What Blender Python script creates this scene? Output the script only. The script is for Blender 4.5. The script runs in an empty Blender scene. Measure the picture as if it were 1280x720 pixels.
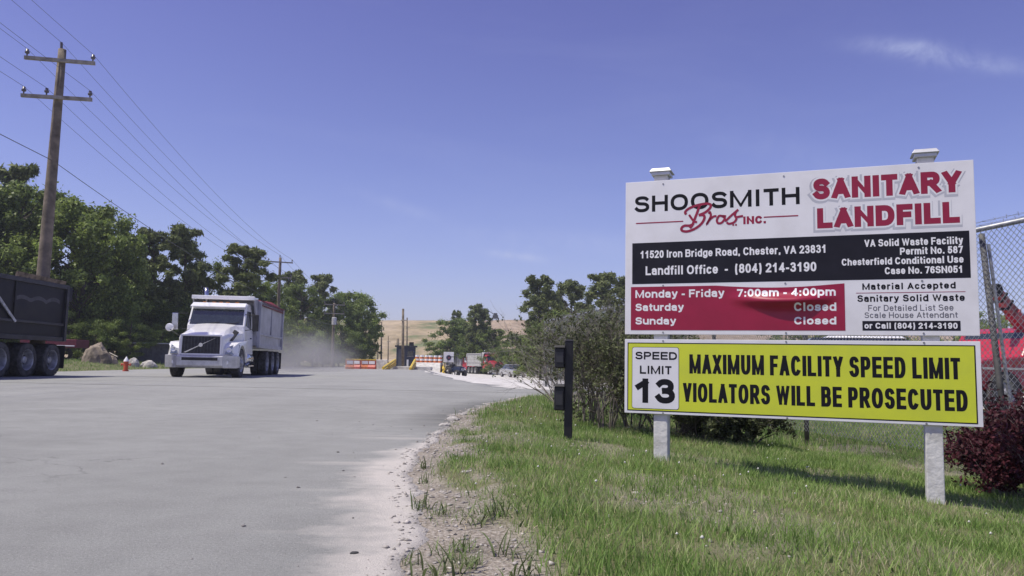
import bpy, math, random
import numpy as np
from mathutils import Vector, Matrix

S = bpy.context.scene
COL = S.collection
# ------------------------------------------------------------------ camera
CAMZ = 0.66
F_PX, PITCH, ROLL = 983.8, 0.0972, 0.0197
_sp, _cp, _sr, _cr = math.sin(PITCH), math.cos(PITCH), math.sin(ROLL), math.cos(ROLL)
_R = Vector((_cr, -_sp * _sr, _cp * _sr)); _U = Vector((-_sr, -_sp * _cr, _cp * _cr)); _F = Vector((0, _cp, _sp))
cam = bpy.data.cameras.new('camera'); camo = bpy.data.objects.new('camera', cam); COL.objects.link(camo)
m4 = Matrix((_R, _U, -_F)).transposed().to_4x4(); m4.translation = (0, 0, CAMZ)
camo.matrix_world = m4
cam.sensor_width = 36; cam.lens = F_PX / 1280 * 36; cam.clip_end = 5000; cam.clip_start = 0.05
S.camera = camo
# ------------------------------------------------------------------ world, sun, exposure
SUN_EL, SUN_AZ = math.radians(62), math.atan2(-0.33, -0.944)      # azimuth = direction towards the sun in the xy plane
sun_dir = Vector((math.cos(SUN_EL) * math.cos(SUN_AZ), math.cos(SUN_EL) * math.sin(SUN_AZ), math.sin(SUN_EL)))
W = bpy.data.worlds.new("World"); S.world = W; W.use_nodes = True
nt = W.node_tree; nd = nt.nodes; lk = nt.links
bg = nd['Background']
sky = nd.new('ShaderNodeTexSky'); sky.sky_type = 'NISHITA'; sky.sun_disc = False
sky.sun_elevation = SUN_EL; sky.sun_rotation = math.pi / 2 - SUN_AZ
sky.air_density = 1.0; sky.dust_density = 0.9; sky.ozone_density = 1.6; sky.altitude = 50
tint = nd.new('ShaderNodeMix'); tint.data_type = 'RGBA'; tint.blend_type = 'MULTIPLY'; tint.inputs[0].default_value = 1
_tc = nd.new('ShaderNodeTexCoord'); _sx = nd.new('ShaderNodeSeparateXYZ'); lk.new(_tc.outputs['Generated'], _sx.inputs[0])
_tm = nd.new('ShaderNodeMix'); _tm.data_type = 'RGBA'; _tm.inputs[6].default_value = (1.38, 1.27, 1.68, 1); _tm.inputs[7].default_value = (1.15, .88, 1.46, 1)
_tr = nd.new('ShaderNodeMapRange'); _tr.inputs[1].default_value = 0.0; _tr.inputs[2].default_value = 0.42; lk.new(_sx.outputs[2], _tr.inputs[0]); lk.new(_tr.outputs[0], _tm.inputs[0])
lk.new(_tm.outputs[2], tint.inputs[7])
lk.new(sky.outputs[0], tint.inputs[6])
# thin cirrus in the sky itself, a function of direction
tc = nd.new('ShaderNodeTexCoord'); mp = nd.new('ShaderNodeMapping'); mp.inputs['Rotation'].default_value = (0.25, 0.35, 0.5)
mp.inputs['Scale'].default_value = (1.6, 3.5, 9.0)
nz = nd.new('ShaderNodeTexNoise'); nz.inputs['Scale'].default_value = 1.1; nz.inputs['Detail'].default_value = 9; nz.inputs['Roughness'].default_value = 0.62
nz.inputs['Distortion'].default_value = 0.5
rp = nd.new('ShaderNodeValToRGB'); rp.color_ramp.elements[0].position = 0.50; rp.color_ramp.elements[1].position = 0.80
rp.color_ramp.elements[1].color = (0.32, 0.32, 0.32, 1)
lk.new(tc.outputs['Generated'], mp.inputs[0]); lk.new(mp.outputs[0], nz.inputs[0]); lk.new(nz.outputs[0], rp.inputs[0])


def streak(px, py, wid, hgt, ang, amt, prev):
    """one wisp of cirrus at a sky direction: soft oval times fine noise"""
    u = (px - 640) / F_PX; v = -(py - 360) / F_PX
    d = (_F + _R * u + _U * v).normalized()
    t1 = _R * math.cos(ang) + _U * math.sin(ang); t2 = -_R * math.sin(ang) + _U * math.cos(ang)
    def dot(vec, s):
        n = nd.new('ShaderNodeVectorMath'); n.operation = 'DOT_PRODUCT'; n.inputs[1].default_value = vec
        lk.new(tc.outputs['Generated'], n.inputs[0])
        a = nd.new('ShaderNodeMath'); a.operation = 'SUBTRACT'; a.inputs[1].default_value = vec.dot(d); lk.new(n.outputs['Value'], a.inputs[0])
        b = nd.new('ShaderNodeMath'); b.operation = 'MULTIPLY'; b.inputs[1].default_value = 1 / s; lk.new(a.outputs[0], b.inputs[0])
        c = nd.new('ShaderNodeMath'); c.operation = 'MULTIPLY'; lk.new(b.outputs[0], c.inputs[0]); lk.new(b.outputs[0], c.inputs[1])
        return c
    a, b = dot(t1, wid / F_PX), dot(t2, hgt / F_PX)
    s = nd.new('ShaderNodeMath'); s.operation = 'ADD'; lk.new(a.outputs[0], s.inputs[0]); lk.new(b.outputs[0], s.inputs[1])
    e = nd.new('ShaderNodeMath'); e.operation = 'MULTIPLY'; e.inputs[1].default_value = -1; lk.new(s.outputs[0], e.inputs[0])
    g = nd.new('ShaderNodeMath'); g.operation = 'EXPONENT'; lk.new(e.outputs[0], g.inputs[0])
    n2 = nd.new('ShaderNodeTexNoise'); n2.inputs['Scale'].default_value = 17; n2.inputs['Detail'].default_value = 8; n2.inputs['Roughness'].default_value = .7; n2.inputs['Distortion'].default_value = 1.2
    mr = nd.new('ShaderNodeMapRange'); mr.inputs[1].default_value = 0.30; mr.inputs[2].default_value = 0.75; mr.inputs[4].default_value = amt
    lk.new(tc.outputs['Generated'], n2.inputs[0]); lk.new(n2.outputs[0], mr.inputs[0])
    h = nd.new('ShaderNodeMath'); h.operation = 'MULTIPLY'; lk.new(g.outputs[0], h.inputs[0]); lk.new(mr.outputs[0], h.inputs[1])
    o = nd.new('ShaderNodeMath'); o.operation = 'ADD'; lk.new(h.outputs[0], o.inputs[0]); lk.new(prev, o.inputs[1])
    return o.outputs[0]


sc0 = nd.new('ShaderNodeMath'); sc0.operation = 'MULTIPLY'; sc0.inputs[1].default_value = 0.22
lk.new(rp.outputs[0], sc0.inputs[0])
cl = sc0.outputs[0]
for a in ((1135, 58, 42, 7, -0.22, .5), (1180, 72, 60, 7, -0.25, .42), (1250, 84, 60, 7, -0.2, .3), (645, 320, 34, 5, -0.12, .75), (680, 300, 130, 16, -.05, .22),
          (500, 258, 60, 7, -0.3, .2), (560, 395, 120, 10, 0, .35), (1010, 200, 160, 18, -.35, .10)):
    cl = streak(*a, cl)
cloud = nd.new('ShaderNodeMix'); cloud.data_type = 'RGBA'; cloud.inputs[7].default_value = (6.2, 6.8, 9.6, 1)
lk.new(cl, cloud.inputs[0]); lk.new(tint.outputs[2], cloud.inputs[6]); lk.new(cloud.outputs[2], bg.inputs[0])
bg.inputs[1].default_value = 0.09
sun = bpy.data.lights.new('sun', 'SUN'); sun.energy = 4.5; sun.angle = math.radians(0.53); sun.color = (1, 0.945, 0.80)
suno = bpy.data.objects.new('sun', sun); COL.objects.link(suno)
suno.rotation_euler = sun_dir.to_track_quat('Z', 'Y').to_euler()
S.view_settings.view_transform = 'Standard'; S.view_settings.look = 'None'; S.view_settings.exposure = 0.0; S.view_settings.gamma = 1
S.render.engine = 'CYCLES'; S.cycles.use_denoising = True
S.cycles.max_bounces = 6; S.cycles.transparent_max_bounces = 12; S.cycles.volume_bounces = 0


# ------------------------------------------------------------------ placing helpers
def ray(px, py):
    return (_F + _R * ((px - 640) / F_PX) - _U * ((py - 360) / F_PX))


def pt(px, py, d):
    r = ray(px, py); r = r * (d / r.y); return Vector((r.x, d, r.z + CAMZ))


def gx(px, d, z=0.0):
    zz = z - CAMZ; yc = d * _cp + zz * _sp; v = (-d * _sp + zz * _cp) / yc
    return yc * ((px - 640) / F_PX - v * _sr) / _cr


def sm(t):
    t = np.clip(t, 0, 1); return t * t * (3 - 2 * t)


# ------------------------------------------------------------------ materials
MATS = {}


def mat(name, col, rough=0.6, metal=0.0, var=0.12, scale=6.0, bump=0.0, bscale=None, spec=0.5, detail=4, col2=None, trans=0.0, coat=0.0, coords='Object', rnd=0.0, lo=.35, hi=.7):
    if name in MATS: return MATS[name]
    m = bpy.data.materials.new(name); m.use_nodes = True; n = m.node_tree.nodes; l = m.node_tree.links
    b = n['Principled BSDF']; b.inputs['Roughness'].default_value = rough; b.inputs['Metallic'].default_value = metal
    b.inputs['Specular IOR Level'].default_value = spec; b.inputs['Coat Weight'].default_value = coat
    t = n.new('ShaderNodeTexCoord')
    z = n.new('ShaderNodeTexNoise'); z.inputs['Scale'].default_value = scale; z.inputs['Detail'].default_value = detail; z.inputs['Roughness'].default_value = .6
    l.new(t.outputs[coords], z.inputs[0])
    mr = n.new('ShaderNodeMapRange'); mr.inputs[1].default_value = lo; mr.inputs[2].default_value = hi; l.new(z.outputs[0], mr.inputs[0])
    mx = n.new('ShaderNodeMix'); mx.data_type = 'RGBA'
    c2 = col2 if col2 else tuple(c * (1 - var * 1.6) for c in col)
    c1 = col if col2 else tuple(min(1, c * (1 + var * .6)) for c in col)
    mx.inputs[6].default_value = (*c1, 1); mx.inputs[7].default_value = (*c2, 1); l.new(mr.outputs[0], mx.inputs[0])
    out = mx.outputs[2]
    if rnd:
        at = n.new('ShaderNodeAttribute'); at.attribute_name = 'rnd'
        m2 = n.new('ShaderNodeMapRange'); m2.inputs[3].default_value = 1 - rnd; m2.inputs[4].default_value = 1 + rnd; l.new(at.outputs['Fac'], m2.inputs[0])
        sc = n.new('ShaderNodeVectorMath'); sc.operation = 'SCALE'; l.new(out, sc.inputs[0]); l.new(m2.outputs[0], sc.inputs['Scale']); out = sc.outputs[0]
    l.new(out, b.inputs['Base Color'])
    if bump:
        z2 = n.new('ShaderNodeTexNoise'); z2.inputs['Scale'].default_value = bscale or scale * 4; z2.inputs['Detail'].default_value = 5
        l.new(t.outputs[coords], z2.inputs[0]); bp = n.new('ShaderNodeBump'); bp.inputs['Strength'].default_value = bump; bp.inputs['Distance'].default_value = .02
        l.new(z2.outputs[0], bp.inputs['Height']); l.new(bp.outputs[0], b.inputs['Normal'])
    if trans:
        tr = n.new('ShaderNodeBsdfTranslucent'); l.new(out, tr.inputs[0]); ms = n.new('ShaderNodeMixShader'); ms.inputs[0].default_value = trans
        l.new(b.outputs[0], ms.inputs[1]); l.new(tr.outputs[0], ms.inputs[2]); l.new(ms.outputs[0], n['Material Output'].inputs[0])
    MATS[name] = m; return m


# ------------------------------------------------------------------ object helpers
def link(name, me, m=None, parent=None, smooth=False, bevel=0):
    o = bpy.data.objects.new(name, me); COL.objects.link(o)
    if m is not None and not me.materials: me.materials.append(m)
    if parent is not None: o.parent = parent
    if smooth:
        for p in me.polygons: p.use_smooth = True
    if bevel:
        b = o.modifiers.new('bevel', 'BEVEL'); b.width = bevel; b.segments = 2; b.limit_method = 'ANGLE'; b.angle_limit = math.radians(35)
    return o


def tag(o, label=None, cat=None, group=None, kind=None):
    if label: o['label'] = label
    if cat: o['category'] = cat
    if group: o['group'] = group
    if kind: o['kind'] = kind
    return o


def thing(name, loc, label, cat, rz=0.0, group=None):
    o = bpy.data.objects.new(name, None); COL.objects.link(o); o.location = loc; o.rotation_euler = (0, 0, rz); o.empty_display_size = .2
    return tag(o, label, cat, group)


def copy_thing(r, loc, rz, label, scale=None):
    def cp(o, parent):
        c = o.copy(); COL.objects.link(c); c.parent = parent
        for ch in o.children: cp(ch, c)
        return c
    c = cp(r, None); c.location = loc; c.rotation_euler = (0, 0, rz); c['label'] = label
    if scale is not None: c.scale = scale
    return c


class MB:
    def __init__(s): s.v = []; s.f = []
    def add(s, vs, fs):
        k = len(s.v); s.v += [tuple(v) for v in vs]; s.f += [tuple(i + k for i in f) for f in fs]; return s
    def box(s, x0, x1, y0, y1, z0, z1):
        return s.add([(x0, y0, z0), (x1, y0, z0), (x1, y1, z0), (x0, y1, z0), (x0, y0, z1), (x1, y0, z1), (x1, y1, z1), (x0, y1, z1)],
                     [(0, 3, 2, 1), (4, 5, 6, 7), (0, 1, 5, 4), (1, 2, 6, 5), (2, 3, 7, 6), (3, 0, 4, 7)])
    def hexa(s, b, t):      # 4 bottom pts, 4 top pts
        return s.add(list(b) + list(t), [(0, 3, 2, 1), (4, 5, 6, 7), (0, 1, 5, 4), (1, 2, 6, 5), (2, 3, 7, 6), (3, 0, 4, 7)])
    def tube(s, pts, r, n=8, caps=True):
        pts = [Vector(p) for p in pts]; rs = r if isinstance(r, (list, tuple)) else [r] * len(pts)
        k = len(s.v); up = Vector((0, 0, 1))
        for i, p in enumerate(pts):
            d = (pts[min(i + 1, len(pts) - 1)] - pts[max(i - 1, 0)]).normalized()
            a = d.cross(up) if abs(d.z) < .98 else d.cross(Vector((1, 0, 0)))
            a.normalize(); b = d.cross(a)
            for j in range(n):
                t = 2 * math.pi * j / n; q = p + (a * math.cos(t) + b * math.sin(t)) * rs[i]; s.v.append(tuple(q))
        for i in range(len(pts) - 1):
            for j in range(n):
                s.f.append((k + i * n + j, k + i * n + (j + 1) % n, k + (i + 1) * n + (j + 1) % n, k + (i + 1) * n + j))
        if caps:
            s.f.append(tuple(k + j for j in range(n))[::-1]); e = k + (len(pts) - 1) * n; s.f.append(tuple(e + j for j in range(n)))
        return s
    def lathe(s, prof, axis='x', c=(0, 0, 0), n=24):   # prof: (along axis, radius)
        k = len(s.v)
        for a, r in prof:
            for j in range(n):
                t = 2 * math.pi * j / n; u, w = r * math.cos(t), r * math.sin(t)
                if axis == 'x': q = (c[0] + a, c[1] + u, c[2] + w)
                elif axis == 'y': q = (c[0] + u, c[1] + a, c[2] + w)
                else: q = (c[0] + u, c[1] + w, c[2] + a)
                s.v.append(q)
        for i in range(len(prof) - 1):
            for j in range(n):
                s.f.append((k + i * n + j, k + i * n + (j + 1) % n, k + (i + 1) * n + (j + 1) % n, k + (i + 1) * n + j))
        return s
    def extr(s, poly, x0, x1, taper=None):              # polygon in (y,z) extruded along x
        n = len(poly); f0 = (lambda z: 0) if taper is None else taper
        a = [(x0 + f0(z) * (1 if x0 < 0 else -1), y, z) for y, z in poly]; b = [(x1 + f0(z) * (1 if x1 < 0 else -1), y, z) for y, z in poly]
        fs = [tuple(range(n)), tuple(range(2 * n - 1, n - 1, -1))] + [(i, i + n, (i + 1) % n + n, (i + 1) % n) for i in range(n)]
        return s.add(a + b, fs)
    def build(s, name, m=None, parent=None, smooth=False, bevel=0, fix=True):
        me = bpy.data.meshes.new(name); me.from_pydata(s.v, [], s.f); me.update()
        if fix:
            import bmesh
            bm = bmesh.new(); bm.from_mesh(me); bmesh.ops.recalc_face_normals(bm, faces=bm.faces); bm.to_mesh(me); bm.free()
        return link(name, me, m, parent, smooth, bevel)


def mesh_np(name, V, Fq, rnd=None):
    """fast mesh from arrays: V (n,3), Fq (m,k)"""
    me = bpy.data.meshes.new(name); k = Fq.shape[1]
    me.vertices.add(len(V)); me.vertices.foreach_set('co', V.astype(np.float32).ravel())
    me.loops.add(Fq.size); me.loops.foreach_set('vertex_index', Fq.astype(np.int32).ravel())
    me.polygons.add(len(Fq)); me.polygons.foreach_set('loop_start', np.arange(0, Fq.size, k, dtype=np.int32))
    me.polygons.foreach_set('loop_total', np.full(len(Fq), k, dtype=np.int32))
    me.update(calc_edges=True)
    if rnd is not None:
        a = me.attributes.new('rnd', 'FLOAT', 'POINT'); a.data.foreach_set('value', rnd.astype(np.float32))
    return me


def vnoise(x, y, seed=0):
    """smooth value noise on arrays"""
    xi = np.floor(x).astype(np.int64); yi = np.floor(y).astype(np.int64); xf = x - xi; yf = y - yi
    def h(a, b):
        n = (a * 374761393 + b * 668265263 + seed * 974711) & 0x7fffffff
        n = ((n ^ (n >> 13)) * 1274126177) & 0x7fffffff
        return ((n ^ (n >> 16)) & 0xffff) / 65535.0
    u = xf * xf * (3 - 2 * xf); v = yf * yf * (3 - 2 * yf)
    return (h(xi, yi) * (1 - u) + h(xi + 1, yi) * u) * (1 - v) + (h(xi, yi + 1) * (1 - u) + h(xi + 1, yi + 1) * u) * v


def fbm(x, y, seed=0, o=4):
    r = 0; a = .5
    for i in range(o): r = r + a * vnoise(x * 2 ** i, y * 2 ** i, seed + i); a *= .5
    return r / (1 - .5 ** o)


# ------------------------------------------------------------------ terrain
_ey = np.array([-8, 0, 2.47, 4.56, 6.9, 10.2, 13.8, 17.0, 18.8, 20.0, 21.0, 21.6])
_ex = np.array([-.1, -.2, -.28, -.53, -.70, -.67, -.28, .35, 1.3, 3.0, 7.0, 16.0])


def edge(y):            # grass edge of the road, right side
    y = np.asarray(y, float)
    return np.interp(y, _ey, _ex) + (fbm(y * 2.3, y * 0 + 3, 5) - .5) * .22 + (fbm(y * 9, y * 0 + 9, 6) - .5) * .07


def ledge(y):           # far (left) edge of the road
    y = np.asarray(y, float)
    return np.interp(y, [-8, 20, 34, 46, 108, 300], [-16.6, -17.6, -18.9, -20.7, -23.5, -26]) + (fbm(y * .7, y * 0 + 5, 8) - .5) * .5


def gline(y):           # asphalt / gravel boundary
    return np.interp(y, [21, 22, 46, 80, 110, 135], [2.2, .3, -4, -8.6, -12, -14])


def H(x, y):
    x = np.asarray(x, float); y = np.asarray(y, float)
    e = edge(np.clip(y, -8, 21.6)); d = x - e
    bank = np.clip(.055 - .094 * np.maximum(x, -.6), -.31, .11) * sm(d / .9) * (1 - sm((y - 16) / 6))
    bank = bank + (fbm(x * 1.3, y * 1.3, 3) - .5) * .07 * sm(d / .6) * (1 - sm((y - 16) / 6))
    drop = -.78 * sm((x - gline(np.clip(y, 22, 135))) / 5 + .1) * sm((y - 24) / 62)
    far = -.2 * sm((x - 5) / 5) * sm((y - 9) / 8) * (1 - sm((y - 30) / 20))
    left = .40 * sm((ledge(y) - x) / 5) * (1 - sm((y - 140) / 60))
    return bank + drop + far + left


def road_in(x, y):      # 1 inside asphalt or gravel sheets
    y = np.asarray(y, float)
    ee = np.where(y < 21.4, edge(y), 60.0)
    a = sm((ee - x) / .12 + .0) * sm((x - ledge(y)) / .4)
    return a * (1 - sm((y - 134) / 2))


def axis(*segs):
    return np.unique(np.concatenate([np.arange(a, b, s) for a, b, s in segs]))


def grid_mesh(name, xs, ys, zf, m, parent=None):
    X, Y = np.meshgrid(xs, ys); Z = zf(X, Y)
    V = np.stack([X, Y, Z], -1).reshape(-1, 3); nx, ny = len(xs), len(ys)
    i = (np.arange(ny - 1)[:, None] * nx + np.arange(nx - 1)[None]).ravel()
    o = link(name, mesh_np(name, V, np.stack([i, i + 1, i + nx + 1, i + nx], 1)), m, parent, True)
    return o


def mat_ground():
    m = bpy.data.materials.new('soil_and_grass'); m.use_nodes = True; n = m.node_tree.nodes; l = m.node_tree.links; b = n['Principled BSDF']
    b.inputs['Roughness'].default_value = .95; b.inputs['Specular IOR Level'].default_value = .1
    g = n.new('ShaderNodeNewGeometry')
    at = n.new('ShaderNodeAttribute'); at.attribute_name = 'bare'
    n1 = n.new('ShaderNodeTexNoise'); n1.inputs['Scale'].default_value = 3.0; n1.inputs['Detail'].default_value = 8; l.new(g.outputs['Position'], n1.inputs[0])
    n2 = n.new('ShaderNodeTexNoise'); n2.inputs['Scale'].default_value = 60; n2.inputs['Detail'].default_value = 6; l.new(g.outputs['Position'], n2.inputs[0])
    gr = n.new('ShaderNodeMix'); gr.data_type = 'RGBA'; gr.inputs[6].default_value = (.12, .135, .055, 1); gr.inputs[7].default_value = (.19, .185, .10, 1); l.new(n1.outputs[0], gr.inputs[0])
    so = n.new('ShaderNodeMix'); so.data_type = 'RGBA'; so.inputs[6].default_value = (.21, .180, .145, 1); so.inputs[7].default_value = (.47, .43, .375, 1)
    r2 = n.new('ShaderNodeMapRange'); r2.inputs[1].default_value = .35; r2.inputs[2].default_value = .68; l.new(n2.outputs[0], r2.inputs[0]); l.new(r2.outputs[0], so.inputs[0])
    so2 = n.new('ShaderNodeMix'); so2.data_type = 'RGBA'; so2.blend_type = 'MULTIPLY'; so2.inputs[0].default_value = .8
    r3 = n.new('ShaderNodeMapRange'); r3.inputs[1].default_value = .3; r3.inputs[2].default_value = .7; r3.inputs[3].default_value = .6; r3.inputs[4].default_value = 1.1; l.new(n1.outputs[0], r3.inputs[0])
    l.new(so.outputs[2], so2.inputs[6]); l.new(r3.outputs[0], so2.inputs[7])
    mx = n.new('ShaderNodeMix'); mx.data_type = 'RGBA'; l.new(at.outputs['Fac'], mx.inputs[0]); l.new(gr.outputs[2], mx.inputs[6]); l.new(so2.outputs[2], mx.inputs[7])
    l.new(mx.outputs[2], b.inputs['Base Color'])
    bp = n.new('ShaderNodeBump'); bp.inputs['Strength'].default_value = .9; bp.inputs['Distance'].default_value = .02; l.new(n2.outputs[0], bp.inputs['Height']); l.new(bp.outputs[0], b.inputs['Normal'])
    return m


def bareness(x, y):     # 1 = bare sandy soil, 0 = full grass (near verge)
    e = edge(np.clip(y, -8, 21.6)); d = x - e
    wid = np.interp(y, [0, 2.5, 4, 6, 7.5, 9, 12, 16], [.34, .32, .27, .26, .32, .2, .12, .08])
    b = 1 - sm((d - wid * (.35 + 1.0 * fbm(x * 2.2, y * 2.2, 11))) / .35)
    # worn patch in front of the sign and a few thin places
    b = np.maximum(b, .7 * sm(1.25 - np.hypot((x - 1.05) / .5, (y - 5.15) / .22)) * sm((fbm(x * 5, y * 5, 13) - .40) / .2))
    b = b * (1 - .9 * sm((fbm(x * 3.1 + 4, y * 2.6, 19) - .50) / .10) * sm((d - .10) / .15))
    b = np.maximum(b, sm((fbm(x * .9 + 7, y * .9, 17) - .58) / .10) * .45)
    return np.clip(b, 0, 1)


gxs = axis((-700, -60, 40), (-60, -16, 2), (-16, -2, 1), (-2, 6, .07), (6, 12, .3), (12, 30, 1.5), (30, 100, 8), (100, 760, 60))
gys = axis((-40, -8, 8), (-8, 1, 1), (1, 12, .08), (12, 24, .2), (24, 60, 1.5), (60, 140, 4), (140, 260, 12), (260, 900, 80))
ground = grid_mesh('ground', gxs, gys, lambda x, y: H(x, y) - .07 * road_in(x, y), mat_ground())
tag(ground, kind='structure')
gv = np.empty(len(ground.data.vertices) * 3, np.float32); ground.data.vertices.foreach_get('co', gv); gv = gv.reshape(-1, 3)
ba = ground.data.attributes.new('bare', 'FLOAT', 'POINT')
_b = np.where((gv[:, 0] > -3) & (gv[:, 0] < 14) & (gv[:, 1] < 24), bareness(gv[:, 0], gv[:, 1]), 0.12)
_b = np.where((gv[:, 1] > 60) & (gv[:, 0] > -24), np.maximum(_b, .55), _b)
ba.data.foreach_set('value', _b.astype(np.float32))


def mat_asphalt(name, base=(.262, .266, .252), sand=(.68, .64, .585), edge_sand=True):
    m = bpy.data.materials.new(name); m.use_nodes = True; n = m.node_tree.nodes; l = m.node_tree.links; b = n['Principled BSDF']
    b.inputs['Roughness'].default_value = .88; b.inputs['Specular IOR Level'].default_value = .25
    g = n.new('ShaderNodeNewGeometry'); pos = g.outputs['Position']
    def noise(sc, det=5, vec=None, rough=.55):
        z = n.new('ShaderNodeTexNoise'); z.inputs['Scale'].default_value = sc; z.inputs['Detail'].default_value = det; z.inputs['Roughness'].default_value = rough
        l.new(vec if vec else pos, z.inputs[0]); return z.outputs[0]
    def rng(v, a, c, lo=0., hi=1.):
        r = n.new('ShaderNodeMapRange'); r.inputs[1].default_value = a; r.inputs[2].default_value = c; r.inputs[3].default_value = lo; r.inputs[4].default_value = hi; l.new(v, r.inputs[0]); return r.outputs[0]
    def math_(op, a, c):
        q = n.new('ShaderNodeMath'); q.operation = op
        for i, v in enumerate((a, c)):
            if isinstance(v, (int, float)): q.inputs[i].default_value = v
            else: l.new(v, q.inputs[i])
        return q.outputs[0]
    def mix(f, a, c, mode='MIX'):
        q = n.new('ShaderNodeMix'); q.data_type = 'RGBA'; q.blend_type = mode
        if isinstance(f, float): q.inputs[0].default_value = f
        else: l.new(f, q.inputs[0])
        for i, v in ((6, a), (7, c)):
            if isinstance(v, tuple): q.inputs[i].default_value = (*v, 1)
            else: l.new(v, q.inputs[i])
        return q.outputs[2]
    mp = n.new('ShaderNodeMapping'); mp.inputs['Scale'].default_value = (1, .12, 1); l.new(pos, mp.inputs[0])
    lanes = noise(.8, 4, mp.outputs[0])
    big = noise(.35, 6); med = noise(4, 6); fine = noise(120, 4, rough=.85); grit = noise(48, 5, rough=.8)
    c = mix(rng(big, .35, .65), base, tuple(v * 1.22 for v in base))
    c = mix(rng(lanes, .4, .62), c, mix(.5, c, tuple(v * 1.35 for v in base)))
    c = mix(rng(med, .4, .75, 0, .35), c, tuple(v * .72 for v in base))
    spk = rng(fine, .56, .66)
    c = mix(math_('MULTIPLY', spk, 1.0), c, tuple(min(1, v * 2.1) for v in base))
    dk = rng(noise(85, 4, rough=.85), .56, .68)
    c = mix(math_('MULTIPLY', dk, .8), c, tuple(v * .4 for v in base))
    c = mix(rng(grit, .45, .7, 0, .35), c, tuple(v * .7 for v in base))
    st0 = n.new('ShaderNodeMapping'); st0.inputs['Scale'].default_value = (.55, .7, 1); l.new(pos, st0.inputs[0])
    c = mix(rng(noise(.9, 7, st0.outputs[0], .65), .52, .68, 0, .35), c, tuple(min(1, v * 1.4) for v in base))
    c = mix(rng(noise(.55, 7, st0.outputs[0], .65), .54, .68, 0, .4), c, tuple(v * .74 for v in base))
    # cracks
    vo = n.new('ShaderNodeTexVoronoi'); vo.feature = 'DISTANCE_TO_EDGE'; vo.inputs['Scale'].default_value = .42
    wv = n.new('ShaderNodeVectorMath'); wv.operation = 'ADD'; nn = n.new('ShaderNodeTexNoise'); nn.inputs['Scale'].default_value = 2.5; nn.inputs['Detail'].default_value = 5; l.new(pos, nn.inputs[0])
    l.new(nn.outputs['Color'], wv.inputs[0]); l.new(pos, wv.inputs[1]); l.new(wv.outputs[0], vo.inputs[0])
    ck = rng(vo.outputs['Distance'], .0015, .006, 1, 0)
    ck = math_('MULTIPLY', ck, rng(noise(.5, 3), .5, .6, 0, .5))
    c = mix(ck, c, tuple(v * .45 for v in base))
    if edge_sand:
        at = n.new('ShaderNodeAttribute'); at.attribute_name = 'edge'
        sy = n.new('ShaderNodeSeparateXYZ'); l.new(pos, sy.inputs[0])
        near = rng(sy.outputs[1], 7.2, 5.2)                                   # sand is only deep along the near edge
        wid = math_('ADD', math_('MULTIPLY', near, .20), .045)
        st = n.new('ShaderNodeMapping'); st.inputs['Scale'].default_value = (1.5, 2.0, 1); l.new(pos, st.inputs[0])
        w1 = noise(1.3, 9, st.outputs[0], .68)
        q = math_('DIVIDE', at.outputs['Fac'], wid)
        q = math_('ADD', q, math_('MULTIPLY', math_('SUBTRACT', w1, .5), -4.0))
        sm_ = rng(q, .5, 1.7, 1, 0)
        sm_ = math_('MULTIPLY', sm_, rng(grit, .25, .5, .72, 1))
        # thin washes of pale dust across the lane
        st2 = n.new('ShaderNodeMapping'); st2.inputs['Scale'].default_value = (.35, 3.0, 1); l.new(pos, st2.inputs[0])
        washes = math_('MULTIPLY', rng(noise(1.0, 6, st2.outputs[0]), .55, .68), rng(at.outputs['Fac'], .9, .05))
        washes = math_('MULTIPLY', washes, rng(sy.outputs[1], 13, 6))
        tot = math_('MAXIMUM', sm_, math_('MULTIPLY', washes, .8))
        sandc = mix(rng(fine, .35, .65), sand, tuple(v * .68 for v in sand))
        crn = math_('MULTIPLY', math_('MULTIPLY', rng(sy.outputs[1], 7.5, 9.5), rng(sy.outputs[1], 17, 13)), rng(at.outputs['Fac'], .75, .1))
        c = mix(math_('MULTIPLY', crn, .75), c, tuple(v * .42 for v in base))
        c = mix(tot, c, sandc)
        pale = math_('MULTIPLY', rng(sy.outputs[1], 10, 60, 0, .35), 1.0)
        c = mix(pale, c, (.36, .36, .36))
    l.new(c, b.inputs['Base Color'])
    bp = n.new('ShaderNodeBump'); bp.inputs['Strength'].default_value = .8; bp.inputs['Distance'].default_value = .009
    l.new(math_('ADD', fine, math_('MULTIPLY', grit, .7)), bp.inputs['Height']); l.new(bp.outputs[0], b.inputs['Normal'])
    return m


def strip_mesh(name, ys, xa, xb, n, m, z=0.0, dense=None, zf=None):
    """sheet whose rows run from xa(y) to xb(y), with a small broken lip at the right"""
    t = np.linspace(0, 1, n) if dense is None else dense
    A, B = xa(ys), xb(ys); X = A[:, None] + (B - A)[:, None] * t[None]; Y = np.repeat(ys[:, None], len(t), 1)
    Z = np.full_like(X, z) if zf is None else zf(X, Y)
    ed = (B[:, None] - X)
    X = np.concatenate([X, X[:, -1:] + .015], 1); Y = np.concatenate([Y, Y[:, -1:]], 1); Z = np.concatenate([Z, Z[:, -1:] - .06], 1); ed = np.concatenate([ed, ed[:, -1:]], 1)
    nx, ny = X.shape[1], len(ys)
    i = (np.arange(ny - 1)[:, None] * nx + np.arange(nx - 1)[None]).ravel()
    me = mesh_np(name, np.stack([X, Y, Z], -1).reshape(-1, 3), np.stack([i, i + 1, i + nx + 1, i + nx], 1))
    a = me.attributes.new('edge', 'FLOAT', 'POINT'); a.data.foreach_set('value', ed.ravel().astype(np.float32))
    return link(name, me, m)


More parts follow.
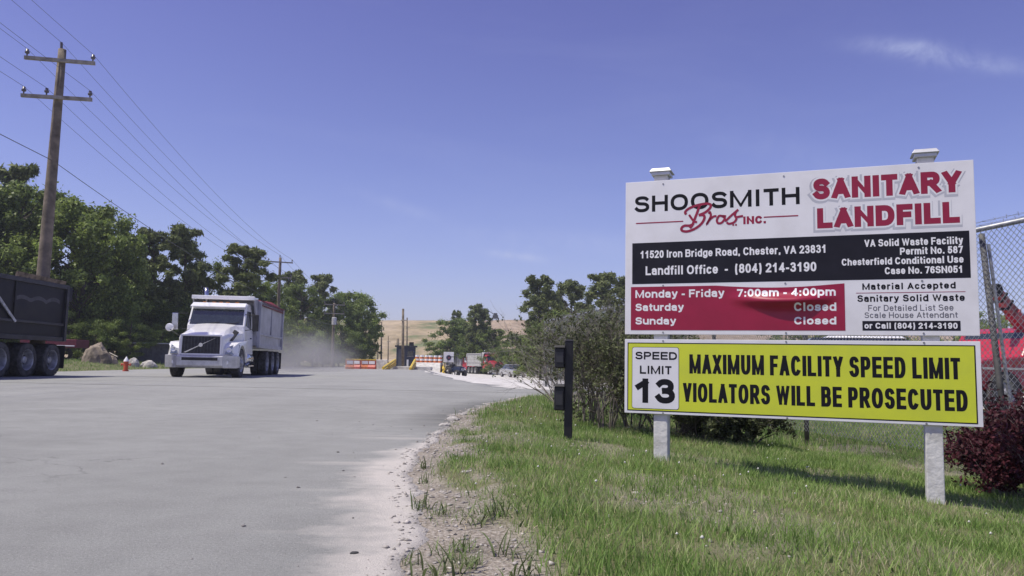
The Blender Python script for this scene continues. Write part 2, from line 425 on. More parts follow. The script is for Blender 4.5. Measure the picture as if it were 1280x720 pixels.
asph = mat_asphalt('dusty_asphalt')
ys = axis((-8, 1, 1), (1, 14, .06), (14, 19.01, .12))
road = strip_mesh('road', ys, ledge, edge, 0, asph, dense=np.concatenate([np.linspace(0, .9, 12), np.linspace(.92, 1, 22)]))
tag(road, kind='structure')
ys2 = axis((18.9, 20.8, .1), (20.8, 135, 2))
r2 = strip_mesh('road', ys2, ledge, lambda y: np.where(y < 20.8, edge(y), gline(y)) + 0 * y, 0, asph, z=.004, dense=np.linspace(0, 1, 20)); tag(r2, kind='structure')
gravel_m = mat('pale_gravel', (.60, .585, .56), .95, var=.2, scale=1.2, bump=.4, bscale=20, coords='Object', spec=.1, detail=8)
gv_ = strip_mesh('gravel_yard', axis((20.6, 30, .5), (30, 136, 3)), lambda y: gline(y) - .35 + (fbm(y * .8, y * 0, 4) - .5) * 1.5, lambda y: y * 0 + 48., 0, gravel_m,
                 dense=np.linspace(0, 1, 40) ** 1.7, zf=lambda x, y: H(x, y) + .008)
tag(gv_, kind='structure')

# landfill hill, far off
def hill_z(x, y):
    crest = 21.0 + 1.2 * np.sin(x / 40) - 1.6 * sm((x - 0) / 60) + 1.2 * fbm(x / 30, y / 30, 21)
    t = (y - 250) / 110
    terr = sm(t) * .75 + .25 * (np.floor(t * 4) / 4 + sm((t * 4 % 1) / .5) / 4).clip(0, 1)
    side = sm((x + 420) / 160) * (1 - sm((x - 420) / 160))
    return -1.0 + crest * np.clip(terr, 0, 1) * side + .6 * (fbm(x / 9, y / 9, 5) - .5) * sm(t * 3)
def mat_hill():
    m = bpy.data.materials.new('landfill_cover'); m.use_nodes = True; n = m.node_tree.nodes; l = m.node_tree.links; b = n['Principled BSDF']; b.inputs['Roughness'].default_value = 1; b.inputs['Specular IOR Level'].default_value = 0
    g = n.new('ShaderNodeNewGeometry'); mp = n.new('ShaderNodeMapping'); mp.inputs['Scale'].default_value = (.03, .03, .13); l.new(g.outputs['Position'], mp.inputs[0])
    z = n.new('ShaderNodeTexNoise'); z.inputs['Scale'].default_value = 1.6; z.inputs['Detail'].default_value = 7; l.new(mp.outputs[0], z.inputs[0])
    r = n.new('ShaderNodeValToRGB'); e = r.color_ramp.elements; e[0].position = .42; e[0].color = (.17, .19, .09, 1); e[1].position = .62; e[1].color = (.42, .34, .23, 1)
    q = e.new(.50); q.color = (.36, .29, .18, 1)
    l.new(z.outputs[0], r.inputs[0])
    sx = n.new('ShaderNodeSeparateXYZ'); l.new(g.outputs['Position'], sx.inputs[0])
    mr = n.new('ShaderNodeMapRange'); mr.inputs[1].default_value = -22; mr.inputs[2].default_value = -12; l.new(sx.outputs[0], mr.inputs[0])
    z2 = n.new('ShaderNodeTexNoise'); z2.inputs['Scale'].default_value = .12; z2.inputs['Detail'].default_value = 6; l.new(g.outputs['Position'], z2.inputs[0])
    r2 = n.new('ShaderNodeMix'); r2.data_type = 'RGBA'; r2.inputs[6].default_value = (.30, .22, .15, 1); r2.inputs[7].default_value = (.44, .36, .27, 1); l.new(z2.outputs[0], r2.inputs[0])
    mx = n.new('ShaderNodeMix'); mx.data_type = 'RGBA'; l.new(mr.outputs[0], mx.inputs[0]); l.new(r.outputs[0], mx.inputs[6]); l.new(r2.outputs[2], mx.inputs[7])
    z3 = n.new('ShaderNodeTexNoise'); z3.inputs['Scale'].default_value = .25; z3.inputs['Detail'].default_value = 8; z3.inputs['Roughness'].default_value = .7; l.new(g.outputs['Position'], z3.inputs[0])
    m3 = n.new('ShaderNodeMapRange'); m3.inputs[1].default_value = .35; m3.inputs[2].default_value = .65; m3.inputs[3].default_value = .72; m3.inputs[4].default_value = 1.18; l.new(z3.outputs[0], m3.inputs[0])
    m6 = n.new('ShaderNodeVectorMath'); m6.operation = 'SCALE'; l.new(mx.outputs[2], m6.inputs[0]); l.new(m3.outputs[0], m6.inputs['Scale'])
    l.new(m6.outputs[0], b.inputs['Base Color']); return m
hill = grid_mesh('hill', axis((-560, 560, 7)), axis((246, 372, 3), (372, 700, 30)), hill_z, mat_hill()); tag(hill, kind='structure')

# ------------------------------------------------------------------ lettering: stroke skeletons swept to flat shapes
def A_(cx, cy, rx, ry, a0, a1, n=None):
    n = n or max(4, int(abs(a1 - a0) / 18)); out = []
    for i in range(n + 1):
        t = math.radians(a0 + (a1 - a0) * i / n); c, s = math.cos(t), math.sin(t); e = .88
        out.append((cx + rx * math.copysign(abs(c) ** e, c), cy + ry * math.copysign(abs(s) ** e, s)))
    return out
X7 = .72
def ell(cx, cy, rx, ry): return A_(cx, cy, rx, ry, 0, 360, 20)
GL = {
 'A': (1.0, [[(0, 0), (.5, 1)], [(.5, 1), (1, 0)], [(.2, .28), (.8, .28)]]),
 'B': (.98, [[(0, 0), (0, 1)], [(0, 1)] + A_(.6, .77, .34, .23, 90, -90) + [(0, .54)], [(0, .54)] + A_(.62, .27, .38, .27, 90, -90) + [(0, 0)]]),
 'C': (1.0, [A_(.5, .5, .5, .5, 42, 318)]), 'D': (1.0, [[(0, 0), (0, 1)], [(0, 1)] + A_(.45, .5, .55, .5, 90, -90) + [(0, 0)]]),
 'E': (.9, [[(1, 1), (0, 1)], [(0, 1), (0, 0)], [(0, 0), (1, 0)], [(0, .52), (.92, .52)]]), 'F': (.84, [[(1, 1), (0, 1)], [(0, 1), (0, 0)], [(0, .5), (.85, .5)]]),
 'G': (1.08, [A_(.5, .5, .5, .5, 42, 320), [(.55, .46), (1, .46)], [(1, .46), (1, .1)]]), 'H': (1.0, [[(0, 0), (0, 1)], [(1, 0), (1, 1)], [(0, .52), (1, .52)]]),
 'I': (.36, [[(.5, 0), (.5, 1)]]), 'J': (.78, [[(1, 1), (1, .3)] + A_(.5, .3, .5, .3, 0, -180)]), 'K': (1.0, [[(0, 0), (0, 1)], [(1, 1), (0, .32)], [(.32, .58), (1, 0)]]),
 'L': (.85, [[(0, 1), (0, 0)], [(0, 0), (1, 0)]]), 'M': (1.26, [[(0, 0), (0, 1)], [(.03, 1), (.5, 0), 't'], [(.5, 0), (.97, 1), 't'], [(1, 1), (1, 0)]]),
 'N': (1.02, [[(0, 0), (0, 1)], [(0, 1), (1, 0), 't'], [(1, 0), (1, 1)]]), 'O': (1.08, [ell(.5, .5, .5, .5)]),
 'P': (.94, [[(0, 0), (0, 1)], [(0, 1)] + A_(.6, .72, .4, .28, 90, -90) + [(0, .44)]]), 'Q': (1.08, [ell(.5, .5, .5, .5), [(.6, .3), (1, 0)]]),
 'R': (1.0, [[(0, 0), (0, 1)], [(0, 1)] + A_(.6, .74, .36, .26, 90, -90) + [(0, .48)], [(.5, .48), (1, 0)]]),
 'S': (.94, [A_(.5, .765, .46, .235, 25, 270) + A_(.5, .265, .5, .265, 90, -158)[1:]]), 'T': (.86, [[(0, 1), (1, 1)], [(.5, 1), (.5, 0)]]),
 'U': (1.0, [[(0, 1), (0, .38)] + A_(.5, .38, .5, .38, 180, 360) + [(1, 1)]]), 'V': (.96, [[(0, 1), (.5, 0)], [(.5, 0), (1, 1)]]),
 'W': (1.42, [[(0, 1), (.25, 0), 'u'], [(.25, 0), (.5, 1), 't'], [(.5, 1), (.75, 0), 't'], [(.75, 0), (1, 1), 'u']]), 'X': (.94, [[(0, 1), (1, 0)], [(0, 0), (1, 1)]]),
 'Y': (.94, [[(0, 1), (.5, .42)], [(1, 1), (.5, .42)], [(.5, .46), (.5, 0)]]), 'Z': (.86, [[(0, 1), (1, 1)], [(1, 1), (0, 0)], [(0, 0), (1, 0)]]),
 'a': (.82, [A_(.46, .52, .46, .2, 160, 0) + [(.92, 0)], [(.92, .43), (.42, .43)] + A_(.42, .215, .42, .215, 90, 270) + [(.6, 0), (.92, .16)]]), 'b': (.85, [[(0, 0), (0, 1)], ell(.5, .36, .5, .36)]),
 'c': (.78, [A_(.5, .36, .5, .36, 45, 315)]), 'd': (.85, [[(1, 0), (1, 1)], ell(.5, .36, .5, .36)]), 'e': (.8, [[(.02, .36), (.98, .36)], A_(.5, .36, .5, .36, 0, 315)]),
 'f': (.5, [[(1, 1)] + A_(.85, .78, .42, .22, 90, 180) + [(.43, 0)], [(0, .7), (.95, .7)]]), 'g': (.85, [ell(.5, .36, .5, .36), [(1, .72), (1, 0)] + A_(.5, -.04, .5, .22, 0, -150)]),
 'h': (.84, [[(0, 0), (0, 1)], A_(.5, .44, .5, .28, 180, 0) + [(1, 0)]]), 'i': (.36, [[(.5, 0), (.5, .56)], [(.5, 1.0), (.5, 1.01)]]), 'k': (.78, [[(0, 0), (0, 1)], [(.95, .72), (0, .22)], [(.35, .42), (1, 0)]]),
 'l': (.36, [[(.5, 0), (.5, 1)]]), 'm': (1.26, [[(0, 0), (0, .72)], A_(.25, .44, .25, .28, 180, 0) + [(.5, 0)], A_(.75, .44, .25, .28, 180, 0) + [(1, 0)]]),
 'n': (.84, [[(0, 0), (0, .72)], A_(.5, .44, .5, .28, 180, 0) + [(1, 0)]]), 'o': (.85, [ell(.5, .36, .5, .36)]), 'p': (.85, [[(0, -.3), (0, .72)], ell(.5, .36, .5, .36)]),
 'r': (.54, [[(0, 0), (0, .72)], A_(.9, .4, .9, .32, 165, 85)]), 's': (.78, [A_(.5, .54, .45, .18, 20, 270, 8) + A_(.5, .18, .5, .18, 90, -158, 8)[1:]]),
 't': (.5, [[(.4, .95), (.4, .22)] + A_(.85, .2, .45, .2, 190, 270), [(0, .7), (1, .7)]]), 'u': (.84, [[(1, 0), (1, .72)], [(0, .72)] + A_(.5, .28, .5, .28, 180, 350)]),
 'v': (.8, [[(0, .72), (.5, 0)], [(.5, 0), (1, .72)]]), 'w': (1.1, [[(0, .72), (.25, 0)], [(.25, 0), (.5, .72)], [(.5, .72), (.75, 0)], [(.75, 0), (1, .72)]]),
 'x': (.78, [[(0, .72), (1, 0)], [(0, 0), (1, .72)]]), 'y': (.8, [[(0, .72), (.52, 0)], [(1, .72), (.45, -.2), (.1, -.27)]]), 'z': (.75, [[(0, .72), (1, .72)], [(1, .72), (0, 0)], [(0, 0), (1, 0)]]),
 '0': (.8, [ell(.5, .5, .5, .5)]), '1': (.8, [[(.62, 0), (.62, 1)], [(.62, .97), (.12, .72)]]), '2': (.8, [A_(.5, .72, .5, .28, 165, -20) + [(0, 0)], [(0, 0), (1, 0)]]),
 '3': (.8, [A_(.48, .76, .44, .24, 150, -90), A_(.5, .26, .5, .26, 90, -160)]), '4': (.82, [[(.75, 0), (.75, 1)], [(.75, 1), (0, .28)], [(0, .26), (1, .26)]]),
 '5': (.8, [[(.92, 1), (.15, 1)], [(.15, 1), (.06, .5)], [(.06, .5)] + A_(.48, .32, .52, .32, 125, -155)]), '6': (.8, [ell(.5, .31, .5, .31), [(0, .35)] + A_(.55, .55, .55, .45, 180, 50)]),
 '7': (.8, [[(0, 1), (1, 1)], [(1, 1), (.35, 0)]]), '8': (.8, [ell(.5, .765, .42, .235), ell(.5, .265, .5, .265)]), '9': (.8, [ell(.5, .69, .5, .31), [(1, .65)] + A_(.45, .45, .55, .45, 0, -130)]),
 '.': (.36, [[(.5, 0), (.5, .02)]]), ',': (.36, [[(.55, .04), (.35, -.12)]]), '-': (.5, [[(.1, .36), (.9, .36)]]), ':': (.36, [[(.5, 0), (.5, .02)], [(.5, .62), (.5, .64)]]),
 '(': (.48, [A_(1.1, .4, .9, .72, 122, 238, 8)]), ')': (.48, [A_(-.1, .4, .9, .72, 58, -58, 8)]),
}


def stroke_poly(mb, pts, w, z, ymin, ymax, square=True, wx=1.0):
    """sweep a polyline to a flat strip of width w, ends squared and cut level"""
    p = [Vector((a, b)) for a, b in pts]; q = [p[0]]
    for a in p[1:]:
        if (a - q[-1]).length > 1e-5: q.append(a)
    p = q
    if len(p) < 2: return
    closed = (p[0] - p[-1]).length < 1e-4
    if not closed and square:
        p[0] = p[0] + (p[0] - p[1]).normalized() * w * .5; p[-1] = p[-1] + (p[-1] - p[-2]).normalized() * w * .5
    n = len(p); L = []; Rr = []
    for i in range(n):
        if closed:
            a = p[(i - 1) % (n - 1)]; c = p[(i + 1) % (n - 1)] if i < n - 1 else p[1]
        else: a = p[max(0, i - 1)]; c = p[min(n - 1, i + 1)]
        d1 = (p[i] - a); d2 = (c - p[i])
        if d1.length < 1e-7: d1 = d2
        if d2.length < 1e-7: d2 = d1
        d1.normalize(); d2.normalize(); t = d1 + d2
        t = t.normalized() if t.length > 1e-4 else d1
        nn = Vector((-t.y, t.x)); k = min(1.5, 1 / max(.5, nn.dot(Vector((-d1.y, d1.x)))))
        L.append(p[i] + nn * w * .5 * k); Rr.append(p[i] - nn * w * .5 * k)
    vs = [(a.x, min(ymax, max(ymin, a.y)), z) for a in L + Rr]
    mb.add(vs, [(i, i + 1, n + i + 1, n + i) for i in range(n - 1)])


def text_mesh(text, width, h, w, track=.12, bend=None, grow=0.0, zstep=.00004):
    """flat lettering: total width and cap height fixed, stroke width w. returns MB in (x right, y up)"""
    adv = []; tot = 0
    for ch in text:
        adv.append(.30 if ch == ' ' else GL[ch][0]); tot += adv[-1] + track
    tot -= track; sx = width / tot; mb = MB(); x = 0; k = 0
    for ch, a in zip(text, adv):
        if ch != ' ':
            gw = a * sx
            for s in GL[ch][1]:
                wf = 1.0
                if s[-1] in ('t', 'u'): wf = .66 if s[-1] == 't' else .82; s = s[:-1]
                pts = [(x + w / 2 + u * max(0, gw - w), w / 2 + v * (h - w)) for u, v in s]
                stroke_poly(mb, pts, w * wf + grow, zstep * (k % 7), -.33 * h - grow if ch in 'gpy,()' else -grow * .5, (1.08 * h if ch in '()' else h) + grow * .5); k += 1
        x += (a + track) * sx
    return mb


# ------------------------------------------------------------------ the landfill sign
YAW = 0.3734
sign = thing('landfill_sign', (0.8969, 6.2079, 0), 'large white and lime yellow landfill sign board on two square posts in the grass', 'sign', rz=-YAW)
# sign-local frame: x along the face to the right, y away from the camera, z up; face at y = 0
ZT = 1.4723 + CAMZ
SW = 2.44
M_sw = mat('white_sign_paint', (.76, .76, .785), .38, scale=3.5, spec=.4, col2=(.66, .655, .67), lo=.42, hi=.75, detail=8)
M_post = mat('weathered_white_paint', (.64, .635, .61), .75, col2=(.42, .41, .37), scale=9, bump=.3, bscale=30, lo=.45, hi=.8)
M_blk = mat('black_vinyl', (.014, .014, .022), .55, var=.2, spec=.2)
M_red = mat('crimson_vinyl', (.30, .007, .040), .35, var=.1, scale=4)
M_redt = mat('crimson_lettering', (.28, .010, .042), .4, var=.08)
M_lime = mat('lime_yellow_vinyl', (.60, .66, .035), .4, scale=4, col2=(.53, .59, .045), lo=.4, hi=.7, detail=8)
M_ink = mat('black_lettering', (.010, .010, .014), .6, var=.1, spec=.15)
M_wht = mat('white_lettering', (.80, .80, .82), .4, var=.03)
M_gry = mat('grey_shadow_print', (.47, .48, .53), .45, var=.05)
M_gryt = mat('grey_lettering', (.12, .12, .14), .45, var=.1)


def sgn_box(name, u0, u1, v0, v1, y0, y1, m, parent, bevel=0):
    return MB().box(u0, u1, y0, y1, ZT - v1, ZT - v0).build(name, m, parent, bevel=bevel)


up = sgn_box('upper_board', 0, SW, 0, 1.216, 0, .019, M_sw, sign, .002)
lo = sgn_box('lower_board', 0, SW, 1.2536, 1.8265, 0, .019, M_sw, sign, .002)


def panel(name, u0, u1, v0, v1, m, parent, off=.0009, th=.0008, label=None, r=0):
    """thin printed sheet on the face"""
    if r:
        pts = []
        for cx, cz, a in ((u1 - r, ZT - v0 - r, 0), (u0 + r, ZT - v0 - r, 90), (u0 + r, ZT - v1 + r, 180), (u1 - r, ZT - v1 + r, 270)):
            for k in range(5):
                t = math.radians(a + k * 22.5); pts.append((cx + r * math.cos(t), cz + r * math.sin(t)))
        n = len(pts); mb = MB()
        mb.add([(x, -off, z) for x, z in pts] + [(x, -off + th, z) for x, z in pts], [tuple(range(n))] + [(i, (i + 1) % n, (i + 1) % n + n, i + n) for i in range(n)])
        o = mb.build(name, m, parent)
    else: o = sgn_box(name, u0, u1, v0, v1, -off, -off + th, m, parent)
    if label: o['label'] = label
    return o


def lettering(text, u0, u1, vb, vt, w, m, parent, off=.0006, track=.13, grow=0, du=0, dv=0, label=None, fn=None):
    mb = text_mesh(text, u1 - u0, vb - vt, w, track, grow=grow)
    mb.v = [(u0 + x + du, -off - z, ZT - vb + y - dv) for x, y, z in mb.v]
    if fn: mb.v = [fn(v) for v in mb.v]
    o = mb.build('lettering', m, parent, fix=False)
    if label: o['label'] = label
    return o


# company name
lettering('SHOOSMITH', .073, 1.309, .2475, .118, .026, M_ink, up, track=.17, label='black wide-set company name')
for u0, u1, v in ((.085, .456, .3355), (1.054, 1.297, .3335)):
    panel('rule', u0, u1, v - .0045, v + .0045, M_redt, up, off=.0010)
lettering('INC.', .905, 1.070, .380, .321, .0165, M_redt, up, off=.0008, track=.14)


def script_bros():
    mb = MB(); W0 = .0195
    def S2(x, y): return (.434 + (x - 415) / 370 * .452, .186 + (y - 415) / 205 * .242)      # traced page coords to face coords
    strokes = [
        [(452, 497), (446, 480), (470, 458), (520, 440), (575, 432), (603, 440), (600, 462), (570, 490), (530, 506)],
        [(535, 445), (520, 490), (505, 530), (490, 570), (475, 590)],
        [(530, 506), (560, 508), (565, 530), (545, 565), (505, 595), (460, 610), (428, 605), (422, 588), (440, 572), (475, 572), (500, 560)],
        [(592, 500), (600, 490), (605, 515), (592, 545), (580, 568), (598, 540), (622, 520), (640, 518)],
        [(676, 520), (655, 518), (642, 545), (650, 565), (672, 562), (690, 535), (676, 520), (698, 522)],
        [(692, 556), (728, 520), (772, 482)], [(772, 482), (757, 498), (752, 520), (760, 542), (745, 564), (716, 572), (702, 562)],
        [(762, 531), (800, 525)],
        [(470, 500), (500, 545), (520, 550)],
    ]
    for k, st in enumerate(strokes):
        # smooth with Catmull-Rom
        P = [Vector(p) for p in st]; out = []
        for i in range(len(P) - 1):
            a = P[max(0, i - 1)]; b = P[i]; c = P[i + 1]; d = P[min(len(P) - 1, i + 2)]
            for j in range(5):
                t = j / 5; out.append(.5 * ((2 * b) + (-a + c) * t + (2 * a - 5 * b + 4 * c - d) * t * t + (-a + 3 * b - 3 * c + d) * t ** 3))
        out.append(P[-1])
        pts = [(S2(*p)[0], -S2(*p)[1]) for p in out]
        for gz, wd, mm in ((0, W0 * (1.0 if k < 3 else .85), None),):
            stroke_poly(mb, pts, wd, gz + .00006 * k, -9, 9, square=False)
    for cx in (.826, .846):
        mb.add([(cx, -.388, 0), (cx + .013, -.388, 0), (cx + .013, -.375, 0), (cx, -.375, 0)], [(0, 1, 2, 3)])
    halo = MB(); halo.v = list(mb.v); halo.f = list(mb.f)
    mb.v = [(x, -.0014 - z, ZT + y) for x, y, z in mb.v]
    return mb
_b = script_bros().build('lettering', M_redt, up, fix=False); _b['label'] = 'crimson script word below the company name'

for txt, u0, u1, vb, vt in (('SANITARY', 1.402, 2.361, .222, .066), ('LANDFILL', 1.427, 2.345, .437, .287)):
    lettering(txt, u0, u1, vb, vt, .042, M_gry, up, off=.0005, track=.10, grow=.042, du=-.006, dv=.008, label='grey drop shadow print of the title')
    lettering(txt, u0, u1, vb, vt, .042, M_sw, up, off=.0009, track=.10, grow=.026, label='white outline print of the title')
    lettering(txt, u0, u1, vb, vt, .042, M_redt, up, off=.0013, track=.10, label='bold crimson title lettering')
# black band
blk = panel('black_panel', .056, 2.398, .494, .820, M_blk, up)
lettering('11520 Iron Bridge Road, Chester, VA 23831', .120, 1.487, .617, .557, .0112, M_wht, up, off=.0014)
lettering('Landfill Office  -  (804) 214-3190', .163, 1.416, .751, .681, .0132, M_wht, up, off=.0014)
for txt, u0, u1, vb, vt in (('VA Solid Waste Facility', 1.740, 2.359, .584, .532), ('Permit No. 587', 1.967, 2.356, .6485, .598), ('Chesterfield Conditional Use', 1.587, 2.358, .715, .665), ('Case No. 76SN051', 1.867, 2.353, .784, .734)):
    lettering(txt, u0, u1, vb, vt, .0100, M_wht, up, off=.0014)
# red hours panel; its upper right part has come loose and sags forward
def sag(x, z):
    """how far the vinyl stands off the board at (x, height)"""
    v = ZT - z
    t = max(0., min(1., (x - .74) / .45)) * max(0., min(1., (1.60 - x) / .35))
    t = t * t * (3 - 2 * t)
    c = .932 + .035 * math.sin((x - .75) * 3.6)
    return .0014 + t * .050 * math.exp(-((v - c) / .042) ** 2)
nu, nv = 90, 60; mb = MB(); U0, U1, V0, V1 = .047, 1.602, .843, 1.183
for j in range(nv + 1):
    for i in range(nu + 1):
        x = U0 + (U1 - U0) * i / nu; t = j / nv; v = V0 + (V1 - V0) * t
        dz = .022 * max(0, math.sin(math.pi * min(1, max(0, (x - .70) / .9)))) * (1 - min(1, t * 3.0))
        z = ZT - v - dz
        mb.v.append((x, -sag(x, z), z))
for j in range(nv):
    for i in range(nu):
        a = j * (nu + 1) + i; mb.f.append((a, a + 1, a + nu + 2, a + nu + 1))
_s = mb.build('red_panel', M_red, up, smooth=True, fix=False); _s['label'] = 'crimson vinyl hours panel sagging loose along its top edge'
def fn(v): return (v[0], v[1] - sag(v[0], v[2]) + .0009, v[2])
for txt, u0, u1, vb, vt in (('Monday - Friday', .083, .763, .930, .869), ('7:00am - 4:00pm', .856, 1.543, .932, .873), ('Saturday', .084, .459, 1.033, .975), ('Sunday', .084, .400, 1.139, 1.082),
                            ('Closed', 1.259, 1.545, 1.041, .981), ('Closed', 1.258, 1.543, 1.139, 1.083)):
    o = lettering(txt, u0, u1, vb, vt, .0128, M_wht, up, off=.0012, fn=fn)
# right hand notices
lettering('Material Accepted', 1.719, 2.305, .892, .846, .0098, M_ink, up, track=.2)
panel('rule', 1.677, 2.363, .9125, .9165, M_redt, up)
lettering('Sanitary Solid Waste', 1.685, 2.357, .978, .930, .0100, M_ink, up, track=.17)
lettering('For Detailed List See', 1.754, 2.287, 1.0435, 1.001, .0058, M_gryt, up, track=.17)
lettering('Scale House Attendant', 1.729, 2.311, 1.093, 1.053, .0058, M_gryt, up, track=.17)
panel('black_panel', 1.714, 2.326, 1.114, 1.182, M_blk, up)
lettering('or Call (804) 214-3190', 1.727, 2.308, 1.168, 1.127, .0088, M_wht, up, off=.0014, track=.15)
# lower board
panel('black_border', .022, 2.409, 1.280, 1.808, M_ink, lo, off=.0008)
panel('yellow_panel', .030, 2.401, 1.288, 1.800, M_lime, lo, off=.0014)
plate = panel('speed_plate', .058, .423, 1.314, 1.790, M_ink, lo, off=.0022, th=.0015, r=.018, label='small speed limit plate with rounded corners')
panel('plate_face', .0615, .4195, 1.3175, 1.7865, M_sw, lo, off=.0028, r=.016)
lettering('SPEED', .085, .408, 1.411, 1.351, .0125, M_ink, lo, off=.0034, track=.15)
lettering('LIMIT', .121, .366, 1.522, 1.459, .0130, M_ink, lo, off=.0034, track=.15)
lettering('13', .076, .392, 1.745, 1.558, .045, M_ink, lo, off=.0034, track=.08)
lettering('MAXIMUM FACILITY SPEED LIMIT', .501, 2.315, 1.512, 1.366, .0262, M_ink, lo, off=.0019, track=.16)
lettering('VIOLATORS WILL BE PROSECUTED', .453, 2.352, 1.726, 1.583, .0262, M_ink, lo, off=.0019, track=.16)
# posts and caps
for u in (.278, 2.148):
    wx, wy = (sign.location.x + u * math.cos(YAW), sign.location.y - u * math.sin(YAW))
    zb = float(H(wx, wy))
    p = MB().box(u - .054, u + .054, .02, .128, zb - .25, ZT + .045).build('post', M_post, sign, bevel=.006)
    c = MB(); z0 = ZT + .045
    c.box(u - .072, u + .072, .0, .148, z0, z0 + .028)
    c.hexa([(u - .088, -.015, z0 + .028), (u + .088, -.015, z0 + .028), (u + .088, .163, z0 + .028), (u - .088, .163, z0 + .028)],
           [(u - .070, .003, z0 + .058), (u + .070, .003, z0 + .058), (u + .070, .145, z0 + .058), (u - .070, .145, z0 + .058)])
    c.build('post_cap', mat('post_cap_metal', (.62, .63, .63), .4, .3, var=.1), p, bevel=.004)
sc_ = MB()
for u in (.3, 1.2, 2.1):
    for v in (.03, .835, 1.2, 1.265, 1.818):
        sc_.lathe([(-.003, .0), (-.003, .007), (.001, .007)], 'y', (u, 0, ZT - v), 8)
sc_.build('screws', mat('screw_steel', (.35, .35, .35), .4, .8), sign)['kind'] = 'stuff'

# ------------------------------------------------------------------ black reader post
bx, by = gx(710, 7.0), 7.0
zb = float(H(bx, by))
k = thing('reader_post', (bx, by, zb), 'thin black square post with two small black boxes left of the big sign', 'post', rz=-.1)
M_bp = mat('black_powder_coat', (.012, .012, .014), .45, var=.2)
MB().box(-.036, .036, -.036, .036, -.1, .86).build('post', M_bp, k, bevel=.004)
for z0, z1 in ((.62, .80), (.25, .46)):
    b = MB().box(-.125, -.037, -.07, .05, z0, z1).build('reader_box', M_bp, k, bevel=.01)
    MB().hexa([(-.135, -.09, z1), (-.036, -.09, z1), (-.036, .055, z1), (-.135, .055, z1)], [(-.125, -.075, z1 + .018), (-.036, -.075, z1 + .02), (-.036, .05, z1 + .02), (-.125, .05, z1 + .018)]).build('hood', M_bp, b)
    MB().box(-.112, -.05, -.074, -.0705, z0 + .05, z1 - .04).build('face_plate', mat('dark_plastic', (.04, .04, .045), .3), b)
MB().hexa([(-.04, -.04, .86), (.04, -.04, .86), (.04, .04, .86), (-.04, .04, .86)], [(-.02, -.02, .875), (.02, -.02, .875), (.02, .02, .875), (-.02, .02, .875)]).build('cap', M_bp, k)

# ------------------------------------------------------------------ chain link fence
M_galv = mat('galvanised_steel', (.33, .34, .35), .5, .6, var=.25, scale=12)
M_galv_d = mat('dull_galvanised', (.115, .115, .11), .7, .3, var=.3, scale=8)
def fx(y): return 2.47 + .195 * (17.3 - y)
FT = 1.36 + CAMZ
fence = thing('chain_link_fence', (fx(7.4), 7.4, 0), 'tall chain link fence with top rail and barbed wire running behind the big sign', 'fence')
fo = fence.location
y0f, y1f = 4.6, 24.6
MB().tube([(fx(y0f) - fo.x, y0f - fo.y, FT), (fx(y1f) - fo.x, y1f - fo.y, FT)], .024, 10).build('top_rail', M_galv, fence, smooth=True)
for yy in (5.0, 10.35, 13.0, 15.7, 18.4, 21.1, 24.5):
    x = fx(yy); z = float(H(x, yy))
    p = MB().tube([(x + .04 - fo.x, yy - fo.y, z - .1), (x + .04 - fo.x, yy - fo.y, FT + .06)], .03, 10).build('fence_post', M_galv_d, fence, smooth=True)
pa, pb = pt(1227, 293, 7.45), pt(1252, 500, 7.1)
d_ = (pb - pa); pb = pa + d_ * ((pa.z + .35) / (pa.z - pb.z)) if pa.z != pb.z else pb
p = MB().tube([pa - fo, pb - fo], .028, 12).build('fence_post', M_galv_d, fence, smooth=True); p['label'] = 'leaning terminal post'
MB().tube([pa - fo + Vector((.05, -.02, -.1)), pb - fo + Vector((.07, -.02, 0))], .016, 6).build('tension_bar', M_galv, fence)
# woven mesh: two families of diagonal wires
mb = MB(); sp = .062; Lf = y1f - y0f; hgt = FT + .15; r = .0027
nn = int((Lf + hgt) / sp)
for fam in (0, 1):
    for i in range(nn):
        s0 = i * sp - hgt; s1 = s0 + hgt
        if fam: s0, s1 = s1, s0
        za, zb_ = -.12, FT - .01
        # clip to the fence length
        def cl_(s, z, t, w):
            if s < 0: f = (0 - s) / (t - s); return 0, z + (w - z) * f
            if s > Lf: f = (Lf - s) / (t - s); return Lf, z + (w - z) * f
            return s, z
        a = cl_(s0, za, s1, zb_); b = cl_(s1, zb_, s0, za)
        if (a[0] <= 0 and b[0] <= 0) or (a[0] >= Lf and b[0] >= Lf): continue
        ya, yb = y0f + a[0], y0f + b[0]; o = -.028 - .004 * fam
        P, Q = Vector((fx(ya) + o - fo.x, ya - fo.y, a[1])), Vector((fx(yb) + o - fo.x, yb - fo.y, b[1]))
        d = (Q - P).normalized(); s1_ = Vector((1, 0, 0)) * r; s2_ = d.cross(Vector((1, 0, 0))).normalized() * r
        mb.add([P + s1_, P - s1_ * .5 + s2_, P - s1_ * .5 - s2_, Q + s1_, Q - s1_ * .5 + s2_, Q - s1_ * .5 - s2_], [(0, 1, 4, 3), (1, 2, 5, 4), (2, 0, 3, 5)])
o = mb.build('wire_mesh', M_galv, fence, fix=False); o['kind'] = 'stuff'
